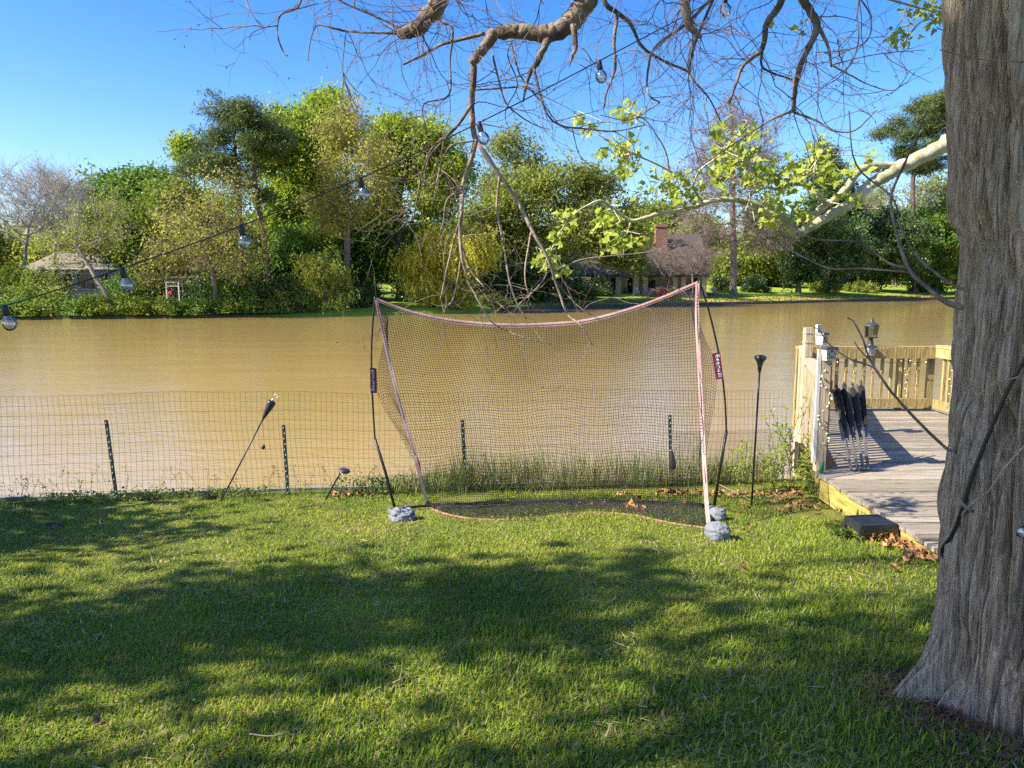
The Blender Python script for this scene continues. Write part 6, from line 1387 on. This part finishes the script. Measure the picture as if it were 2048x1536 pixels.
# ------------------------------------------------------------------ string of bulbs
bulbs = [(8, 612, 3.1), (243, 537, 3.25), (481, 452, 3.4), (719, 357, 3.55), (957, 246, 3.7), (1198, 122, 3.8), (1449, -12, 3.9)]
t = thing('string_lights', 'black cord of clear globe bulbs slanting across the sky', 'string lights', P(481, 452, 3.4))
ln = catmull([P(-420, 700, 2.9), P(-200, 660, 3.0)] + [P(x, y, Y) for x, y, Y in bulbs] + [P(1700, -160, 4.0), np.array([1.9, 3.3, 3.6])], 8)
MB().tube(ln, .0032, 6).build('cord', M['bulb_socket'], t, True)
hang = [(12, 0, -1), (16, 0, -1), (14, 0, -1), (20, 0, -1), (25, 0, -1), (14, 0, -1), (10, 0, -1)]
for (x, y, Y), hx in zip(bulbs, hang):
    p = P(x, y, Y); ax = np.array([hx[0] / 75., .1, -1]); ax /= np.linalg.norm(ax)
    sk = MB().lathe(p + ax * -.006, [(.006, 0), (.012, .004), (.0125, .02), (.0135, .042), (.011, .046)], 14, ax).build('socket', M['bulb_socket'], t, True)
    MB().lathe(p + ax * .04, [(.012, 0), (.013, .004), (.021, .012), (.0275, .026), (.028, .036), (.0235, .05), (.013, .059), (.002, .062)], 20, ax).build('bulb', M['glass_bulb'], sk, True)
    MB().tube([p + ax * .05, p + ax * .075 + np.array([.006, 0, 0]), p + ax * .09, p + ax * .075 - np.array([.006, 0, 0]), p + ax * .052], .0009, 5).build('filament', M['filament'], sk)
p = P(2046, 1064, 2.3); MB().lathe(p, [(.002, -.02), (.018, -.012), (.02, 0), (.018, .012), (.002, .02)], 16).build('garden_globe', M['glass_bulb'], smooth=True)
tag(bpy.data.objects['garden_globe'], 'clear glass bulb at the right edge against the trunk', 'bulb')

# ------------------------------------------------------------------ weeds by the dock, fallen leaves, sticks
rg = np.random.default_rng(88)
def weed(lbl, px, py, Y, h, n, seed, leaf='weed_yellow', ww=.2):
    rg = np.random.default_rng(seed); b = P(px, py, Y); b[2] = float(gz(b[0], min(Y, 7.9))) - .02
    t = thing('goldenrod_plant', lbl, 'plant', b, 'weeds beside the dock'); S0, S1, C = [], [], []
    for _ in range(n):
        a = b + np.array([rg.normal() * ww * .4, rg.normal() * .06, 0]); d = np.array([rg.normal() * .16, rg.normal() * .1, 1.]); hh = h * rg.uniform(.55, 1.1)
        for s in range(9):
            e_ = a + d / np.linalg.norm(d) * hh / 9; S0.append(a); S1.append(e_); a = e_; d = d + np.array([rg.normal() * .09, rg.normal() * .06, 0])
            for _ in range(5 if s > 1 else 2): C.append((a, d))
        for _ in range(5): C.append((a, d))
    V, Fc = frusta(np.array(S0), np.array(S1), .0028, .0022, 4); obj('stem', V, Fc, L_['weed'], t)['kind'] = 'stuff'
    Vs, Fs = [], []
    for k, (a, d) in enumerate(C):
        o_ = rg.normal(size=3); o_[2] = abs(o_[2]) * .5 + .15; o_ /= np.linalg.norm(o_); sd = np.cross(o_, [0, 0, 1]); sd /= np.linalg.norm(sd); l_ = rg.uniform(.04, .095); w_ = l_ * .12
        Vs += [a, a + o_ * l_ * .5 + sd * w_, a + o_ * l_ - np.array([0, 0, l_ * .25]), a + o_ * l_ * .5 - sd * w_]; Fs.append(np.arange(4) + k * 4)
    obj('foliage', np.array(Vs), np.array(Fs), L_[leaf], t)
for k, a in enumerate([('tall yellow-green weed clump touching the back dock post', 1590, 930, 8.0, .85, 9), ('feathery weed clump in the fence left of the dock', 1545, 940, 7.9, .72, 9), ('weed clump right behind the upright torch', 1508, 950, 7.85, .5, 6),
                       ('low weed clump at the foot of front dock post', 1612, 960, 7.7, .45, 8), ('tallest loose weed stems beside dock corner', 1568, 935, 8.05, .95, 5)]): weed(a[0], a[1], a[2], a[3], a[4], int(a[5] * 1.15), 200 + k)
weed('grass-like weed tuft before the black plastic step', 1700, 1080, 5.75, .12, 4, 230, 'weed', .1)
weed('blue-green weed clump at right end of the fence', 1640, 985, 7.35, .28, 5, 231, 'weed', .15)
# leaf litter: curled brown leaves
def litter(n, fx):
    C, S = [], []
    for _ in range(n):
        x, y = fx(); C.append(np.array([x, y, float(gz(x, y)) + rg.uniform(.012, .045)])); S.append(rg.uniform(.022, .06))
    return C, S
C, S = [], []
def near_px(px, py, sx, sy): 
    def f():
        p = G(px + rg.normal() * sx, py + rg.normal() * sy); return p[0], min(p[1], 7.6)
    return f
for n, px, py, sx, sy in ((70, 1690, 990, 40, 14), (40, 1640, 975, 40, 8), (60, 1800, 1085, 26, 14), (45, 1775, 1075, 20, 10), (40, 1840, 1110, 18, 12), (60, 1370, 985, 55, 6), (50, 1500, 985, 60, 8), (26, 1250, 1015, 60, 7), (30, 1560, 1010, 60, 12), (30, 1650, 1010, 40, 10), (14, 690, 990, 20, 6)):
    a, b = litter(n, near_px(px, py, sx, sy)); C += a; S += b
k = [(c[0] < XL - .03) or (c[1] < 4.2) for c in C]; C = [c for c, q in zip(C, k) if q]; S = [s for s, q in zip(S, k) if q]
def litter_geo(C, S):
    Vs, Fs = [], []
    for c, s in zip(C, S):
        n = rg.normal(size=3) * .5 + np.array([-.1, -.2, 1.]); n /= np.linalg.norm(n); d = rg.normal(size=3); d -= n * d.dot(n); d /= np.linalg.norm(d); b = np.cross(n, d); k = len(Vs) * 14
        z = np.abs(lobe[:, 0]) * rg.uniform(.2, 1.3) + .14 * rg.normal(size=14); Vs.append(c + (lobe[:, :1] * b + (lobe[:, 1:] - .4) * d + z[:, None] * n) * s * 1.25); Fs.append(np.array(tri_c) + k)
    return np.concatenate(Vs), np.concatenate(Fs)
V, Fc = litter_geo(C, S); tag(obj('dead_leaves', V, Fc, M['dead_leaf']), 'drifts of orange-brown dead leaves by the deck and fence', 'leaves', kind='stuff')
for px, py, s, lbl in ((1068, 1150, .07, 'single curled brown leaf alone in the open lawn'), (1262, 1018, .10, 'large tan leaf standing up on the net hem'), (1490, 1070, .05, 'small red-brown leaf right of the sandbags'), (1487, 1150, .05, 'brown leaf half sunk in shaded grass at right'),
                       (1786, 1147, .05, 'tan leaf in the grass near the trunk'), (195, 1465, .05, 'dark red leaf in the grass at bottom left')):
    c = G(px, py); V, Fc = litter_geo([c + np.array([0, 0, .045])], [s]); tag(obj('fallen_leaf', V, Fc, M['dead_leaf']), lbl, 'leaf', 'single fallen leaves on the lawn')
# shed needles and bark on the bare soil round the cypress foot
a_ = rg.uniform(R(150), R(300), 5200); r_ = .46 + np.abs(rg.normal(0, .17, 5200)); x = TC[0] + r_ * np.cos(a_); y = TC[1] + r_ * np.sin(a_)
V, Fc = leaf_quads(np.stack([x, y, gz(x, y) + rg.uniform(.008, .03, len(x))], 1), rg.uniform(.02, .055, len(x)), rg, .16, 1.4)
M['needle_litter'] = mat('needle_litter', [(.09, .045, .025), (.20, .11, .06)], 9, .95, isl=.35); tag(obj('needle_litter', V, Fc, M['needle_litter']), 'red-brown shed needles and bark around the cypress foot', 'litter', kind='stuff')
def stick(pxs, r, lbl, mt='twig_pale'):
    pts = [G(x, y) + np.array([0, 0, .03]) for x, y in pxs]; o = MB().tube(catmull(pts, 5), np.linspace(r, r * .5, 5 * (len(pts) - 1) + 1), 6).build('stick', M[mt], smooth=True); tag(o, lbl, 'stick', 'fallen sticks on the lawn')
stick([(500, 1483), (545, 1487), (590, 1473), (640, 1445)], .0032, 'pale curved stick lying in the bottom lawn')
stick([(595, 1022), (640, 1016), (690, 1024)], .006, 'dark stick lying near the fence left of the net', 'bark_dark')
stick([(1395, 950), (1430, 970), (1500, 1006)], .006, 'straight grey stick propped behind the net right pole')
# bare clods on the near bank
C = []
V0, F0 = [], []
for px, py, s in ((25, 1030, .07), (75, 1033, .10), (100, 1053, .12), (200, 1050, .07), (610, 1052, .07), (40, 1034, .08), (240, 1090, .05)):
    c = G(px, py); o = None; n1, n2 = 14, 8; th = np.linspace(0, 2 * np.pi, n1, endpoint=False)[:, None]; ph = np.linspace(.05, np.pi / 2 + .3, n2)[None]
    k = 1 + .5 * (rg.random((n1, n2)) - .5); V = np.stack([c[0] + s * k * np.sin(ph) * np.cos(th), c[1] + s * .8 * k * np.sin(ph) * np.sin(th), c[2] - .012 + s * .28 * k * np.cos(ph) + 0 * th], -1).reshape(-1, 3)
    ii = np.arange(n1 * n2).reshape(n1, n2); i2 = np.roll(ii, -1, 0); Fc = np.stack([ii[:, :-1], ii[:, 1:], i2[:, 1:], i2[:, :-1]], -1).reshape(-1, 4); V0.append(V); F0.append(Fc)
M['clod'] = mat('clod', [(.03, .02, .012), (.07, .05, .03)], 20, .95, .8)
V, Fc = cat(list(zip(V0, F0))); tag(obj('soil_clods', V, Fc, M['clod'], smooth=True), 'dark soil clods dug up on the lawn near the wall', 'soil', kind='stuff')
for o in list(bpy.data.objects):
    if '_w' in o: del o['_w']
